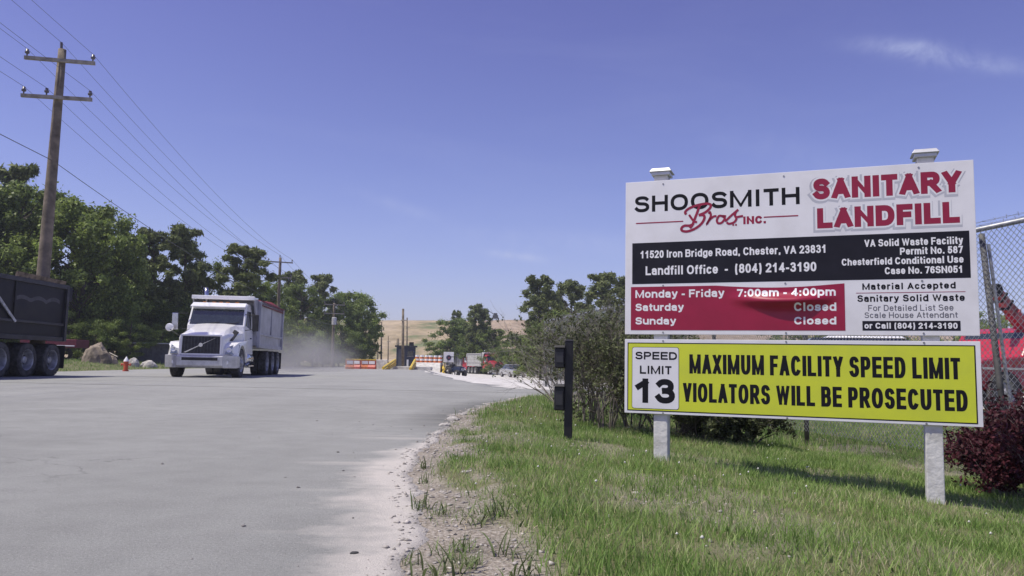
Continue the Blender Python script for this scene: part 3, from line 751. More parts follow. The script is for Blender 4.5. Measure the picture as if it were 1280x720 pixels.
for kx, kz in ((0, .035), (.03, .075)):
    mb = MB(); rr = random.Random(3)
    for ph in (0, math.pi):
        mb.tube([(fx(y0f + s * .06) - fo.x + kx + .006 * math.cos(s * 1.1 + ph), y0f + s * .06 - fo.y, FT + kz + .006 * math.sin(s * 1.1 + ph) - .02 * math.sin(s * .0698) ** 2) for s in range(0, int(Lf / .06))], .0019, 3, False)
    for s in range(int(Lf / .13)):
        yy = y0f + s * .13; c = Vector((fx(yy) - fo.x + kx, yy - fo.y, FT + kz))
        for _ in range(2):
            d = Vector((rr.uniform(-1, 1), rr.uniform(-.5, .5), rr.uniform(-1, 1))).normalized() * .02
            mb.tube([c - d, c + d], .0015, 3, False)
    mb.build('barbed_wire', M_galv, fence, fix=False)['kind'] = 'stuff'

# ------------------------------------------------------------------ plants
M_leafA = mat('broad_leaf', (.175, .245, .055), .5, var=.3, scale=.9, trans=.42, rnd=.6, spec=.4, col2=(.25, .31, .08))
M_leafB = mat('oak_leaf', (.135, .195, .047), .5, var=.3, scale=.9, trans=.40, rnd=.6, spec=.4, col2=(.195, .25, .062))
M_needle = mat('pine_needle', (.145, .18, .062), .6, var=.3, scale=1.2, trans=.3, rnd=.5, spec=.3, col2=(.19, .22, .08))
M_olive = mat('olive_scrub_leaf', (.120, .140, .065), .7, var=.3, scale=1.5, trans=.25, rnd=.4, spec=.2)
M_bark = mat('tree_bark', (.11, .085, .065), .95, var=.5, scale=4, bump=.5)
M_barkg = mat('grey_bark', (.20, .185, .165), .95, var=.4, scale=6, bump=.4)
M_twig = mat('bare_twig', (.34, .31, .27), .9, var=.4, scale=8, col2=(.18, .155, .13))
M_twigd = mat('dark_twig', (.23, .205, .17), .9, var=.4, scale=5, col2=(.06, .05, .04))
M_purple = mat('dark_red_leaf', (.055, .014, .022), .6, var=.5, scale=8, trans=.2, rnd=.6, spec=.25, col2=(.085, .02, .028))


def leaves(C, Rr, per, size, rng, asp=1.6, up=.25, shell=.55, flat=1.0):
    """C (n,3) clump centres, Rr (n,) radii -> quads"""
    n = len(C); idx = np.repeat(np.arange(n), per); N = len(idx)
    d = rng.normal(size=(N, 3)); d /= np.linalg.norm(d, axis=1)[:, None]
    rad = np.clip(.15 + shell * .5 + np.abs(rng.normal(size=N)) * .42, 0, 1.5) * Rr[idx]
    d[:, 2] *= flat
    P = C[idx] + d * rad[:, None] + rng.normal(size=(N, 3)) * .06 * Rr[idx][:, None]
    nrm = d * .7 + rng.normal(size=(N, 3)) * .6; nrm[:, 2] += up; nrm /= np.linalg.norm(nrm, axis=1)[:, None] + 1e-9
    t = np.cross(nrm, rng.normal(size=(N, 3))); t /= np.linalg.norm(t, axis=1)[:, None] + 1e-9; b = np.cross(nrm, t)
    s = size * (.6 + .8 * rng.random(N))[:, None]
    a = t * s * asp * .5; c = b * s * .5
    V = np.stack([P - a, P + c - a * .1 + nrm * s * .12, P + a, P - c - a * .1 + nrm * s * .12], 1).reshape(-1, 3)
    Fq = np.arange(N * 4).reshape(-1, 4)
    rnd = np.repeat(np.clip(rng.random(N) * .6 + rng.random(n)[idx] * .4, 0, 1), 4)
    return V, Fq, rnd


def limb_pts(p, q, rr, n=4, wob=.12):
    p, q = Vector(p), Vector(q); L = (q - p).length
    return [p.lerp(q, i / n) + (Vector((rr.uniform(-1, 1), rr.uniform(-1, 1), rr.uniform(-.5, .8))) * L * wob * (math.sin(math.pi * i / n))) for i in range(n + 1)]


def make_tree(kind, seed, Ht, Wd):
    """returns (crown mesh, trunk mesh, crown material, bark) for a tree of height Ht and crown width Wd"""
    rng = np.random.default_rng(seed); rr = random.Random(seed); tk = MB()
    if kind == 'pine':
        tp = [(0, 0, -.3)] + [(rr.uniform(-.02, .02) * Ht * i / 5, rr.uniform(-.02, .02) * Ht * i / 5, Ht * .96 * i / 5) for i in range(1, 6)]
        tk.tube(tp, [Ht * .017 * (1 - .16 * i) for i in range(6)], 8)
        C, Rd = [], []
        for i in range(85):
            t = rr.uniform(.42, 1.0) if i > 9 else rr.uniform(.2, .45)
            w = Wd * .5 * (1.05 - abs(t - .68) * 1.7) * (.35 if t < .45 else 1)
            a = rr.uniform(0, 6.28); r_ = w * rr.uniform(.25, 1.0); z = Ht * t
            c = Vector((math.cos(a) * r_, math.sin(a) * r_, z + r_ * .15)); C.append(c); Rd.append(Ht * rr.uniform(.026, .062) * (1.2 - .35 * t))
            tk.tube(limb_pts((0, 0, z - Ht * .05), c, rr, 3, .06), [Ht * .0045, Ht * .003, Ht * .002, .01], 5, False)
        C.append(Vector((0, 0, Ht * .96))); Rd.append(Ht * .05)
        V, Fq, rnd = leaves(np.array(C), np.array(Rd), 260, Ht * .0115, rng, asp=3.4, up=.35, shell=.05, flat=.75)
        return mesh_np('crown', V, Fq, rnd), tk, M_needle, M_bark
    # broadleaf
    tk.tube([(0, 0, -.3), (rr.uniform(-.2, .2), rr.uniform(-.2, .2), Ht * .25), (rr.uniform(-.3, .3), rr.uniform(-.3, .3), Ht * .55), (0, 0, Ht * .88)], [Ht * .02, Ht * .016, Ht * .010, .03], 8)
    C, Rd = [], []; n = 95 if kind != 'small' else 55
    base = .16 if kind != 'small' else .08
    for i in range(n):
        t = rr.uniform(base, .93); u = (t - base) / (1 - base)
        w = Wd * .5 * (math.sin(math.pi * min(1, .18 + u * .80)) ** .65) * rr.uniform(.84, 1.12)
        a = rr.uniform(0, 6.28); r_ = w * math.sqrt(rr.uniform(.18, 1.0)); z = Ht * t
        c = Vector((math.cos(a) * r_, math.sin(a) * r_, z)); C.append(c); Rd.append(Wd * rr.uniform(.05, .125))
        if i % 2 == 0: tk.tube(limb_pts((0, 0, max(Ht * .12, z - r_ * .7)), c, rr, 3, .08), [Ht * .006, Ht * .004, Ht * .0025, .01], 5, False)
    V, Fq, rnd = leaves(np.array(C), np.array(Rd), 300, Ht * .0135, rng, asp=1.5, up=.3, shell=.25, flat=.8)
    return mesh_np('crown', V, Fq, rnd), tk, (M_leafA if seed % 2 else M_leafB), M_bark


PROTO = {}
def proto(kind, seed, Ht, Wd):
    key = (kind, seed)
    if key not in PROTO:
        cr, tk, cm, bm_ = make_tree(kind, seed, Ht, Wd)
        cr.materials.append(cm); t = bpy.data.meshes.new('trunk'); t.from_pydata(tk.v, [], tk.f); t.update(); t.materials.append(bm_)
        PROTO[key] = (cr, t, Ht, Wd)
    return PROTO[key]
KINDS = {'P1': ('pine', 11, 12, 5.0), 'P2': ('pine', 12, 12, 5.6), 'P3': ('pine', 14, 12, 4.4), 'B1': ('broad', 21, 11, 8.5), 'B2': ('broad', 22, 11, 8), 'B3': ('broad', 23, 11, 7.2),
         'B4': ('broad', 24, 11, 9), 'S1': ('small', 31, 5, 4.6), 'S2': ('small', 32, 5, 5.4), 'S3': ('small', 33, 5, 4)}
NAME = {'P': 'pine_tree', 'B': 'broadleaf_tree', 'S': 'young_tree'}
rt = random.Random(77)


def place_tree(k, px, top, d, label, group=None, wide=1.0, x=None, leafm=None, h=None):
    cr, tk, Ht, Wd = proto(*KINDS[k])
    if x is None: x = gx(px, d, 3)
    z = float(H(x, d)); ht = h if h is not None else pt(px, top, d).z - z
    s = ht / Ht
    t = thing(NAME[k[0]], (x, d, z), label, 'tree', rz=rt.uniform(0, 6.28), group=group)
    t.scale = (s * wide, s * wide, s)
    c = bpy.data.objects.new('crown', cr); COL.objects.link(c); c.parent = t
    q = bpy.data.objects.new('trunk', tk); COL.objects.link(q); q.parent = t
    return t


GL_ = 'trees of the wood left of the road'
left = [  # kind, px, top y, distance, width factor, label
 ('B1', -60, 215, 53, 1.0, 'broad green tree beyond the black truck, cut by the left edge of the photo'),
 ('P1', 3, 213, 60, 1.0, 'dark pine whose tip shows above the leaves at the far left edge'),
 ('B2', 18, 226, 55, 1.0, 'leafy tree above the black dump body, left of the tall utility pole'),
 ('B4', 58, 240, 61, 1.0, 'leafy tree directly behind the tall leaning utility pole'),
 ('B3', 96, 243, 55, 1.05, 'tall rounded tree just right of the tall utility pole'),
 ('B1', 128, 262, 57, .8, 'shadowed tree on the right shoulder of the tallest leafy mass'),
 ('P2', 186, 290, 62, 1.05, 'round headed pine left of the twin pines, above the pale low shed'),
 ('P3', 227, 288, 64, .95, 'slim pine with separate upper tufts standing above the white truck'),
 ('B2', 252, 322, 66, .8, 'broad green tree behind the white truck cab'),
 ('P1', 302, 310, 66, 1.15, 'dark pine rising above the white dump body'),
 ('B3', 168, 318, 65, .7, 'thin green tree between the leafy mass and the round headed pine'),
 ('B1', 340, 352, 82, .8, 'light green tree just left of the second utility pole'),
 ('P2', 362, 340, 92, .9, 'small pine tips just right of the second utility pole'),
 ('B2', 375, 352, 88, .9, 'light green tree right of the second utility pole'),
 ('P3', 397, 346, 100, 1.1, 'dark pine between the second and the third utility pole'),
 ('B4', 418, 368, 104, .9, 'dark leafy tree behind the third utility pole'),
 ('B3', 440, 361, 108, 1.2, 'rounded dark tree at the right end of the wood'),
 ('B1', 456, 385, 112, .6, 'low leafy tree closing the wood beside the bare hill'),
 ('B2', 445, 385, 104, .7, 'mid green tree low in front of the end of the wood'),
 ('B3', 322, 345, 76, .7, 'green tree between the dark pine and the second utility pole')]
for kk, px, top, d, wf, lb in left: place_tree(kk, px, top, d, lb, GL_, wf)
GU = 'young trees along the foot of the left wood'
und = [('S1', 165, 395, 54), ('S2', 118, 398, 52), ('S3', 205, 402, 57), ('S1', 90, 385, 53), ('S2', 60, 380, 52), ('S2', 140, 372, 56), ('S1', 250, 395, 62), ('S2', 232, 380, 64), ('S3', 280, 372, 66), ('S1', 300, 372, 64), ('S2', 330, 385, 68),
       ('S3', 350, 392, 74), ('S1', 372, 398, 78), ('S2', 392, 400, 89), ('S1', 405, 410, 93), ('S2', 425, 408, 99), ('S3', 440, 412, 103), ('S1', 452, 415, 109), ('S2', 15, 360, 52), ('S1', -40, 350, 50), ('S2', 182, 372, 62), ('S3', 210, 365, 64)]
UL = ['over the two pale boulders', 'above the large brown boulder', 'above the low pale roofed shed', 'right of the black truck tailgate', 'behind the tailgate of the black truck', 'pale and bright, above the red hydrant',
      'behind the exhaust stack of the white truck', 'behind the mirror of the white truck', 'behind the white truck roof', 'behind the middle of the white truck body', 'behind the front of the dark red tarp', 'behind the rear end of the dark red tarp',
      'directly behind the road dust, left part', 'behind the road dust, midway between two utility poles', 'left of the third utility pole', 'right of the third utility pole', 'at the right of the dust beside the bare hill', 'last and lowest, touching the bare hill',
      'above the black dump body at the left photo edge', 'beyond the black truck, outside the left photo edge', 'high up left of the white truck, in shade', 'left of the white truck behind the shed roof']
for i, (kk, px, top, d) in enumerate(und):
    place_tree(kk, px, top, d, 'young leafy tree ' + UL[i], GU, 1.25)
# second rank closing the wood
for i in range(26):
    y = 58 + i * 3.1; x = np.interp(y, [45, 120], [-40, -31]) - rt.uniform(0, 6)
    if y > 118: x -= 4
    place_tree(rt.choice(['B1', 'B2', 'B3', 'B4']), 0, 0, y, 'leafy tree in the rear rank filling the wood left of the road', 'rear trees filling the left wood', 1.1, x=x, h=rt.uniform(7, 8.4) * (1.0 if y < 90 else .9))
# middle
mid = [('B2', 565, 397, 128, 1.35, 'round green tree behind the white square sign at the scale'), ('B1', 582, 396, 132, 1.0, 'green tree with a small tuft on top, left of the grey half bare tree'),
       ('P1', 570, 390, 136, .6, 'small dark pine tip above the round green tree'),
       ('P3', 593, 383, 122, .95, 'thin grey half bare tree above the parked grey trailer'), ('P3', 603, 388, 122, .9, 'slim dark tree beside the thin grey half bare tree'), ('B4', 598, 405, 124, 1.1, 'wide dark leafy tree filling below the thin grey half bare tree'), ('B3', 614, 408, 122, 1.3, 'low dark tree above the red dump truck'),
       ('B2', 645, 415, 112, 1.3, 'low spreading tree behind the silver car'), ('S2', 622, 432, 108, 1.3, 'olive young tree above the red dump truck cab')]
for kk, px, top, d, wf, lb in mid: place_tree(kk, px, top, d, lb, None, wf)
GR = 'pines in a row left of and behind the big sign'
for kk, px, top, d, wf, lb in [('P1', 674, 349, 88, 1.1, 'first pine from the left in the row beside the big sign'), ('P2', 714, 352, 92, 1.0, 'second pine in the row beside the big sign, flat topped'),
                               ('P3', 750, 345, 84, 1.2, 'third and tallest pine in the row beside the big sign'), ('P1', 780, 349, 90, 1.0, 'fourth pine, half hidden by the left edge of the big sign'),
                               ('P2', 850, 350, 92, 1.0, 'pine hidden behind the left part of the big sign'), ('P3', 695, 368, 96, .9, 'short pine between the first two pines of the row')]:
    place_tree(kk, px, top, d, lb, GR, wf)
for i, (kk, px, top, d) in enumerate([('S1', 676, 408, 70), ('S2', 690, 400, 66), ('B3', 700, 385, 80), ('S2', 725, 398, 60), ('B1', 745, 385, 78), ('S1', 765, 395, 56), ('B2', 800, 385, 76), ('S2', 840, 400, 60), ('S3', 648, 428, 104), ('B1', 682, 400, 92)]):
    place_tree(kk, px, top, d, 'dull olive tree ' + ['directly left of the first pine of the row', 'under the first pine of the row', 'filling the gap under the two left pines of the row', 'above the black reader post', 'under the third pine, left of the big sign', 'touching the left edge of the big sign', 'hidden behind the left end of the big sign', 'hidden behind the hours panel of the big sign', 'small and low, right above the silver car', 'behind the leftmost bare shrub'][i], 'thicket below the pine row', 1.2)
for i, (kk, px, top, d) in enumerate([('S1', 1240, 385, 34), ('S2', 1258, 392, 38), ('S1', 1190, 390, 36), ('S2', 1120, 395, 40), ('S3', 1050, 395, 44), ('S1', 1300, 400, 34), ('S2', 980, 400, 48)]):
    place_tree(kk, px, top, d, ['small tree right behind the leaning fence post', 'small tree under the tip of the red boom'][i] if i < 2 else 'small tree hidden behind the big sign beyond the fence', None if i < 2 else 'small trees beyond the fence', 1.1)


def make_shrub(name, loc, label, cat, h, spread, seed, stems, lv, m_leaf, m_tw, leaf=.03, depth=4, droop=.0, per=3, rad=.012, group=None, lean=(0, 0)):
    t = thing(name, loc, label, cat, group=group); rr = random.Random(seed); rng = np.random.default_rng(seed); mb = MB(); tips = []
    def grow(p, d, L, r, lev):
        q = p + d * L; mid_ = p.lerp(q, .5) + Vector((rr.uniform(-1, 1), rr.uniform(-1, 1), rr.uniform(-1, 1))) * L * .08
        mb.tube([p, mid_, q], [r, r * .85, r * .65], 4 if lev < 2 else 3, False)
        if lev >= 2: tips.append(mid_); tips.append(q)
        if lev >= depth: return
        for _ in range(rr.choice([2, 2, 3, 3])):
            nd_ = (d + Vector((rr.uniform(-1, 1), rr.uniform(-1, 1), rr.uniform(-.5, .8) - droop * lev)) * .62).normalized()
            grow(q if rr.random() < .6 else mid_, nd_, L * rr.uniform(.66, .98), r * .64, lev + 1)
    for _ in range(stems):
        a = rr.uniform(0, 6.28); k_ = rr.uniform(.1, 1) * spread
        d = Vector((math.cos(a) * k_ + lean[0], math.sin(a) * k_ + lean[1], 1)).normalized()
        grow(Vector((math.cos(a) * .12 * spread, math.sin(a) * .12 * spread, -.05)), d, h * rr.uniform(.24, .36), rad, 0)
    o = mb.build('branches', m_tw, t, fix=False)
    if lv:
        T = np.array([tuple(v) for v in tips]); T = T[rng.random(len(T)) < lv]
        V, Fq, rnd = leaves(T, np.full(len(T), leaf * 2.2), per, leaf, rng, asp=1.9, up=.3, shell=.3)
        link('foliage', mesh_np('foliage', V, Fq, rnd), m_leaf, t)
    return t


GS = 'twiggy shrubs along the fence behind the big sign'
for i, (px, d, h, spr, lv, lb, ln) in enumerate([
        (758, 9.0, 1.25, .65, .28, 'dense twiggy shrub directly left of the big sign edge', (0, 0)),
        (738, 10.0, 1.40, .7, .16, 'twiggy shrub right behind the black reader post', (0, 0)),
        (716, 11.5, 1.6, .8, .08, 'sparse bare shrub with arching grey branches, left of the black reader post', (-.2, 0)),
        (790, 9.6, 1.5, .6, .3, 'tall leafy shrub behind the left edge of the big sign', (0, 0)),
        (706, 14.0, 1.6, 1.0, .05, 'leftmost bare shrub, its pale branches arching over the road edge', (-.35, 0)),
        (835, 9.0, .95, .9, .7, 'low tangled shrub behind the left sign post', (0, 0)),
        (880, 9.0, .75, 1.1, .6, 'low tangled shrub under the speed limit board', (0, 0)),
        (925, 9.3, .6, 1.2, .5, 'lowest flat shrub right of the left sign post', (0, 0)),
        (745, 12.5, 1.7, .7, .2, 'tall shrub rising behind the others near the fence rail', (0, 0)),
        (715, 17.0, 1.9, .6, .12, 'grey tall bare shrub against the far thicket', (-.2, 0))]):
    x = gx(px, d); z = float(H(x, d))
    make_shrub('twiggy_shrub', (x, d, z), lb, 'shrub', h, spr, 100 + i, (10 if i not in (2, 4, 9) else 9) if h > 1 else 14, lv, M_olive, M_twig if i in (2, 4, 9) else M_twigd, leaf=.021 if d < 12 else .03, depth=5 if i not in (2, 4, 9) else 4, droop=.10, per=5, rad=.010, lean=ln, group=GS)
for i, (px, d, h, lb) in enumerate([(1268, 6.35, .70, 'dark red leaved shrub at the foot of the fence right of the right sign post'), (1325, 6.0, .72, 'second dark red shrub cut by the right edge of the photo')]):
    x = gx(px, d); z = float(H(x, d))
    make_shrub('dark_red_shrub', (x, d, z), lb, 'shrub', h, .85, 200 + i, 24, .85, M_purple, M_twig, leaf=.018, depth=4, per=6, rad=.006)

# ------------------------------------------------------------------ grass
def blades(N, xr, yr, dens, hmin, hmax, w, seed, seg=2, lean=.5, hmul=None):
    rng = np.random.default_rng(seed)
    x = rng.uniform(*xr, N); y = rng.uniform(*yr, N); keep = rng.random(N) < dens(x, y); x, y = x[keep], y[keep]; n = len(x)
    z = H(x, y) - .012; h = rng.uniform(hmin, hmax, n) * (.35 + 1.3 * fbm(x * 2.4, y * 2.4, 31) ** 1.3)
    if hmul is not None: h = h * hmul(x, y)
    a = rng.uniform(0, 2 * np.pi, n); ln = rng.uniform(.1, 1, n) * lean * h; ww = w * rng.uniform(.6, 1.3, n) * .5
    b = rng.uniform(0, 2 * np.pi, n)
    cx, cy = np.cos(a), np.sin(a); wx, wy = np.cos(b) * ww, np.sin(b) * ww
    rows = []
    for i in range(seg + 1):
        t = i / seg; k = 1 - t ** 1.6; off = ln * t ** 1.8; zz = z + h * (t - .18 * t * t * lean)
        k = max(k, .08)
        rows.append(np.stack([x + cx * off - wx * k, y + cy * off - wy * k, zz], 1)); rows.append(np.stack([x + cx * off + wx * k, y + cy * off + wy * k, zz], 1))
    V = np.stack(rows, 1).reshape(-1, 3); m = 2 * (seg + 1)
    base = (np.arange(n) * m)[:, None]
    Fq = np.concatenate([base + np.array([[2 * i, 2 * i + 1, 2 * i + 3, 2 * i + 2]]) for i in range(seg)], 0)
    return V, Fq, np.repeat(np.clip(rng.random(n) * .7 + .3 * fbm(x * 3, y * 3, 44), 0, 1), m)


def mat_grass():
    m = bpy.data.materials.new('grass_blade'); m.use_nodes = True; n = m.node_tree.nodes; l = m.node_tree.links; b = n['Principled BSDF']; b.inputs['Roughness'].default_value = .55; b.inputs['Specular IOR Level'].default_value = .3
    at = n.new('ShaderNodeAttribute'); at.attribute_name = 'rnd'; g = n.new('ShaderNodeNewGeometry')
    r = n.new('ShaderNodeValToRGB'); e = r.color_ramp.elements; e[0].position = 0; e[0].color = (.105, .185, .040, 1); e[1].position = 1; e[1].color = (.46, .40, .27, 1)
    q = e.new(.45); q.color = (.225, .365, .085, 1); q = e.new(.72); q.color = (.35, .46, .15, 1); q = e.new(.86); q.color = (.50, .48, .29, 1)
    z = n.new('ShaderNodeTexNoise'); z.inputs['Scale'].default_value = 1.5; z.inputs['Detail'].default_value = 6; l.new(g.outputs['Position'], z.inputs[0])
    mr = n.new('ShaderNodeMapRange'); mr.inputs[1].default_value = .3; mr.inputs[2].default_value = .7; mr.inputs[3].default_value = -.28; mr.inputs[4].default_value = .32; l.new(z.outputs[0], mr.inputs[0])
    ad = n.new('ShaderNodeMath'); ad.operation = 'ADD'; l.new(at.outputs['Fac'], ad.inputs[0]); l.new(mr.outputs[0], ad.inputs[1]); l.new(ad.outputs[0], r.inputs[0])
    l.new(r.outputs[0], b.inputs['Base Color'])
    tr = n.new('ShaderNodeBsdfTranslucent'); l.new(r.outputs[0], tr.inputs[0]); ms = n.new('ShaderNodeMixShader'); ms.inputs[0].default_value = .36
    l.new(b.outputs[0], ms.inputs[1]); l.new(tr.outputs[0], ms.inputs[2]); l.new(ms.outputs[0], n['Material Output'].inputs[0]); return m
M_grass = mat_grass()
def dens(x, y):
    e = edge(np.clip(y, -8, 21.6)); b = bareness(x, y)
    return np.where(x > e + .03, (1 - b) ** 1.5 * .97 + .20 * (fbm(x * 6, y * 6, 51) > .56), 0)
parts_ = [blades(60000, (-.6, 4.2), (2.0, 4.6), dens, .030, .095, .0046, 1, 3, .7), blades(110000, (-1, 6.5), (4.6, 9.5), dens, .04, .10, .0058, 2, 2, .7),
          blades(90000, (-1.2, 12), (9.5, 22), dens, .06, .13, .011, 3, 2)]
offs = 0; 
for i, (V, Fq, rn) in enumerate(parts_):
    o = link('grass', mesh_np('grass', V, Fq, rn), M_grass); tag(o, kind='stuff'); o['label'] = ['short grass nearest the camera right of the sandy road edge', 'grass around the sign posts', 'grass under and beyond the fence'][i]
def densL(x, y): return (x < ledge(y) - .1) * 1.0
V, Fq, rn = blades(40000, (-34, -17), (18, 75), densL, .08, .2, .03, 7, 1)
o = link('grass', mesh_np('grass', V, Fq, rn), M_grass); tag(o, 'grass verge beyond the far edge of the road', kind='stuff')

# broad weed tufts growing in the sandy edge
rw = random.Random(9)
M_weed = mat('weed_leaf', (.21, .28, .10), .6, var=.3, scale=14, trans=.3, rnd=.35)
WD = [(525, 632, .12, 'weed tuft alone in the pale sand beside the asphalt edge'), (548, 640, .12, 'broad weed tuft at the left tip of the grass clump'), (596, 650, .13, 'dark spiky weed tuft in the bare soil patch'),
      (570, 683, .11, 'small weed tuft in the middle of the bare soil'), (557, 712, .16, 'long leaved weed tuft at the bottom edge of the photo'), (592, 700, .09, 'pale round weed at the bottom of the bare soil'),
      (640, 690, .15, 'large weed tuft where the bare soil meets the grass'), (514, 697, .08, 'tiny weed sprout in the pale sand'), (530, 583, .13, 'upright weed leaning over the asphalt at the road edge'),
      (620, 640, .13, 'spiky weed tuft right of the bare soil patch'), (655, 715, .14, 'weed tuft at the bottom of the photo right of the bare soil'), (533, 600, .09, 'small weed below the upright one at the road edge')]
for px, py, h, lb in WD:
    d = CAMZ * F_PX / (py - (456 - .0197 * (640 - px)) - 0); x = gx(px, d); z = float(H(x, d)); d = (CAMZ - z) / CAMZ * d; x = gx(px, d); z = float(H(x, d))
    vs, fs = [], []; mb = MB()
    for i in range(rw.randint(16, 30)):
        a = rw.uniform(0, 6.28); L = h * rw.uniform(.3, 1.05) ; tl = rw.uniform(.3, 1.15); wd = h * rw.uniform(.014, .034); c, s = math.cos(a), math.sin(a); P = []; qx, qy = rw.gauss(0, h * .22), rw.gauss(0, h * .22)
        for j in range(5):
            t = j / 4; rr_ = L * tl * t ** 1.3 * .8; zz = L * (t - .5 * tl * t * t); w_ = wd * (math.sin(math.pi * min(1, .25 + .75 * t)) + .03)
            P += [(c * rr_ - s * w_, s * rr_ + c * w_, zz), (c * rr_, s * rr_, zz - w_ * .5), (c * rr_ + s * w_, s * rr_ - c * w_, zz)]
        f = []
        for j in range(4): f += [(3 * j, 3 * j + 1, 3 * j + 4, 3 * j + 3), (3 * j + 1, 3 * j + 2, 3 * j + 5, 3 * j + 4)]
        mb.add([(p[0] + qx, p[1] + qy, p[2]) for p in P], f)
    o = mb.build('weed_tuft', M_weed, smooth=True, fix=False); o.location = (x, d, z - .005); tag(o, lb, 'weed', 'weed tufts in the sandy road edge')
# pebbles and straw litter (uncountable)
def scatter(name, N, xr, yr, df, smin, smax, m, seed, flat=.6, label=None):
    rng = np.random.default_rng(seed); x = rng.uniform(*xr, N); y = rng.uniform(*yr, N); k = rng.random(N) < df(x, y); x, y = x[k], y[k]; n = len(x)
    s = (smin + (smax - smin) * rng.random(n) ** 3)
    base = np.array([[1, 0, 0], [0, 1, 0], [-1, 0, 0], [0, -1, 0], [0, 0, 1], [0, 0, -1]], float)
    V = base[None] * s[:, None, None] * (1 + .4 * rng.normal(size=(n, 6, 1))) + rng.normal(size=(n, 6, 3)) * s[:, None, None] * .18
    V[:, :, 2] *= flat; z = np.where(x > edge(np.clip(y, -8, 21)), H(x, y), 0.0)
    V += np.stack([x, y, z + s * .15], 1)[:, None]
    F0 = np.array([[0, 1, 4], [1, 2, 4], [2, 3, 4], [3, 0, 4], [1, 0, 5], [2, 1, 5], [3, 2, 5], [0, 3, 5]])
    Fq = (np.arange(n) * 6)[:, None, None] + F0[None]
    o = link(name, mesh_np(name, V.reshape(-1, 3), Fq.reshape(-1, 3)), m); tag(o, label, kind='stuff'); return o
M_stone = mat('pale_stone', (.44, .41, .37), .9, var=.45, scale=25, coords='Object')
scatter('gravel', 26000, (-1.0, 2.5), (2.0, 12), lambda x, y: np.where(x > edge(y) - .12, bareness(x, y), 0) * np.where(x > edge(y) + 1.4, .2, 1) + .006, .002, .014, M_stone, 5, label='loose grit and pebbles in the sandy road edge')
scatter('gravel', 900, (-5, 0), (2.2, 14), lambda x, y: np.where(x < edge(y), np.exp(-(edge(y) - x) * 1.1), 0), .002, .010, mat('dark_grit', (.20, .19, .18), .9, var=.5, scale=20), 6, label='stray grit on the asphalt')
# countable stones at the broken kerb
def rock(name, loc, sx, sy, sz, m, seed, label, cat='rock', group=None, sub=2):
    import bmesh
    bm = bmesh.new(); bmesh.ops.create_icosphere(bm, subdivisions=sub, radius=1); rr = random.Random(seed)
    o1, o2 = rr.uniform(0, 50), rr.uniform(0, 50)
    for v in bm.verts:
        p = v.co.copy(); k = .72 + .55 * float(fbm(np.array([p.x * 1.7 + o1 + p.z]), np.array([p.y * 1.7 + o2 - p.z * .6]), seed)[0]) + rr.uniform(-.05, .05)
        v.co = Vector((p.x * sx * k, p.y * sy * k, max(-.35, p.z) * sz * k))
    me = bpy.data.meshes.new(name); bm.to_mesh(me); bm.free(); o = link(name, me, m); o.location = loc; o.rotation_euler = (0, 0, rr.uniform(0, 6)); return tag(o, label, cat, group)
M_conc = mat('broken_concrete', (.42, .40, .37), .9, var=.3, scale=14, bump=.5)
for i, (px, py, s, lb) in enumerate([(632, 508, .11, 'flat white stone lying in the grass near the far bend of the verge'), (566, 524, .09, 'pale kerb stone at the broken asphalt edge, nearer of the cluster'), (580, 518, .06, 'small pale stone behind the nearer kerb stone'),
                                     (556, 531, .07, 'pale stone at the grass tip where the road bends'), (547, 541, .045, 'lowest pale stone on the bend of the road edge'), (592, 514, .05, 'small stone at the road edge right of the kerb cluster'),
                                     (443, 684, .017, 'small dark stone lying on the asphalt at the bottom left of the sand'), (581, 588, .035, 'white pebble on the soil above the grass clump')]):
    d = CAMZ * F_PX / (py - (456 - .0197 * (640 - px))); x = gx(px, d); z = float(H(x, d)) if x > edge(d) else 0
    d = (CAMZ - z) / CAMZ * d; x = gx(px, d)
    rock('stone', (x, d, z + s * .08), s, s * .7, s * .35, M_conc if i != 6 else mat('dark_stone', (.05, .05, .05), .8), 40 + i, lb, 'stone', 'loose stones along the road edge')

# ------------------------------------------------------------------ vehicles
M_white = mat('white_truck_paint', (.84, .84, .84), .28, var=.06, scale=2, coat=.5)
M_chrome = mat('chrome', (.62, .62, .64), .18, 1.0, var=.1)
M_glass = mat('dark_cab_glass', (.025, .035, .04), .06, var=.2, spec=.8, coat=.6)
M_tyre = mat('dusty_tyre', (.075, .072, .070), .9, var=.5, scale=7)
M_rim = mat('grey_wheel', (.42, .42, .43), .5, .4, var=.3, scale=8)
M_frame = mat('dirty_black_frame', (.03, .03, .03), .8, var=.4)
M_body = mat('grey_aluminium_body', (.42, .42, .46), .5, .35, var=.18, scale=1.6, bump=.1)
M_black = mat('black_body_paint', (.007, .007, .015), .55, col2=(.020, .018, .020), scale=1.4, spec=.25)
M_blackcab = mat('black_cab_paint', (.02, .02, .025), .3, var=.1, coat=.5)
M_tarp = mat('dark_red_tarp', (.16, .012, .02), .75, var=.3, scale=3)
M_redp = mat('red_truck_paint', (.46, .022, .045), .35, var=.15, scale=2, coat=.4)
M_lamp = mat('headlamp_glass', (.20, .22, .27), .1, var=.1, spec=.9, coat=.8)
M_amber = mat('amber_lens', (.7, .25, .03), .3)
M_rlens = mat('red_lens', (.35, .01, .01), .25)
M_wood = mat('dirty_plank', (.19, .145, .105), .9, var=.5, scale=5, bump=.4)


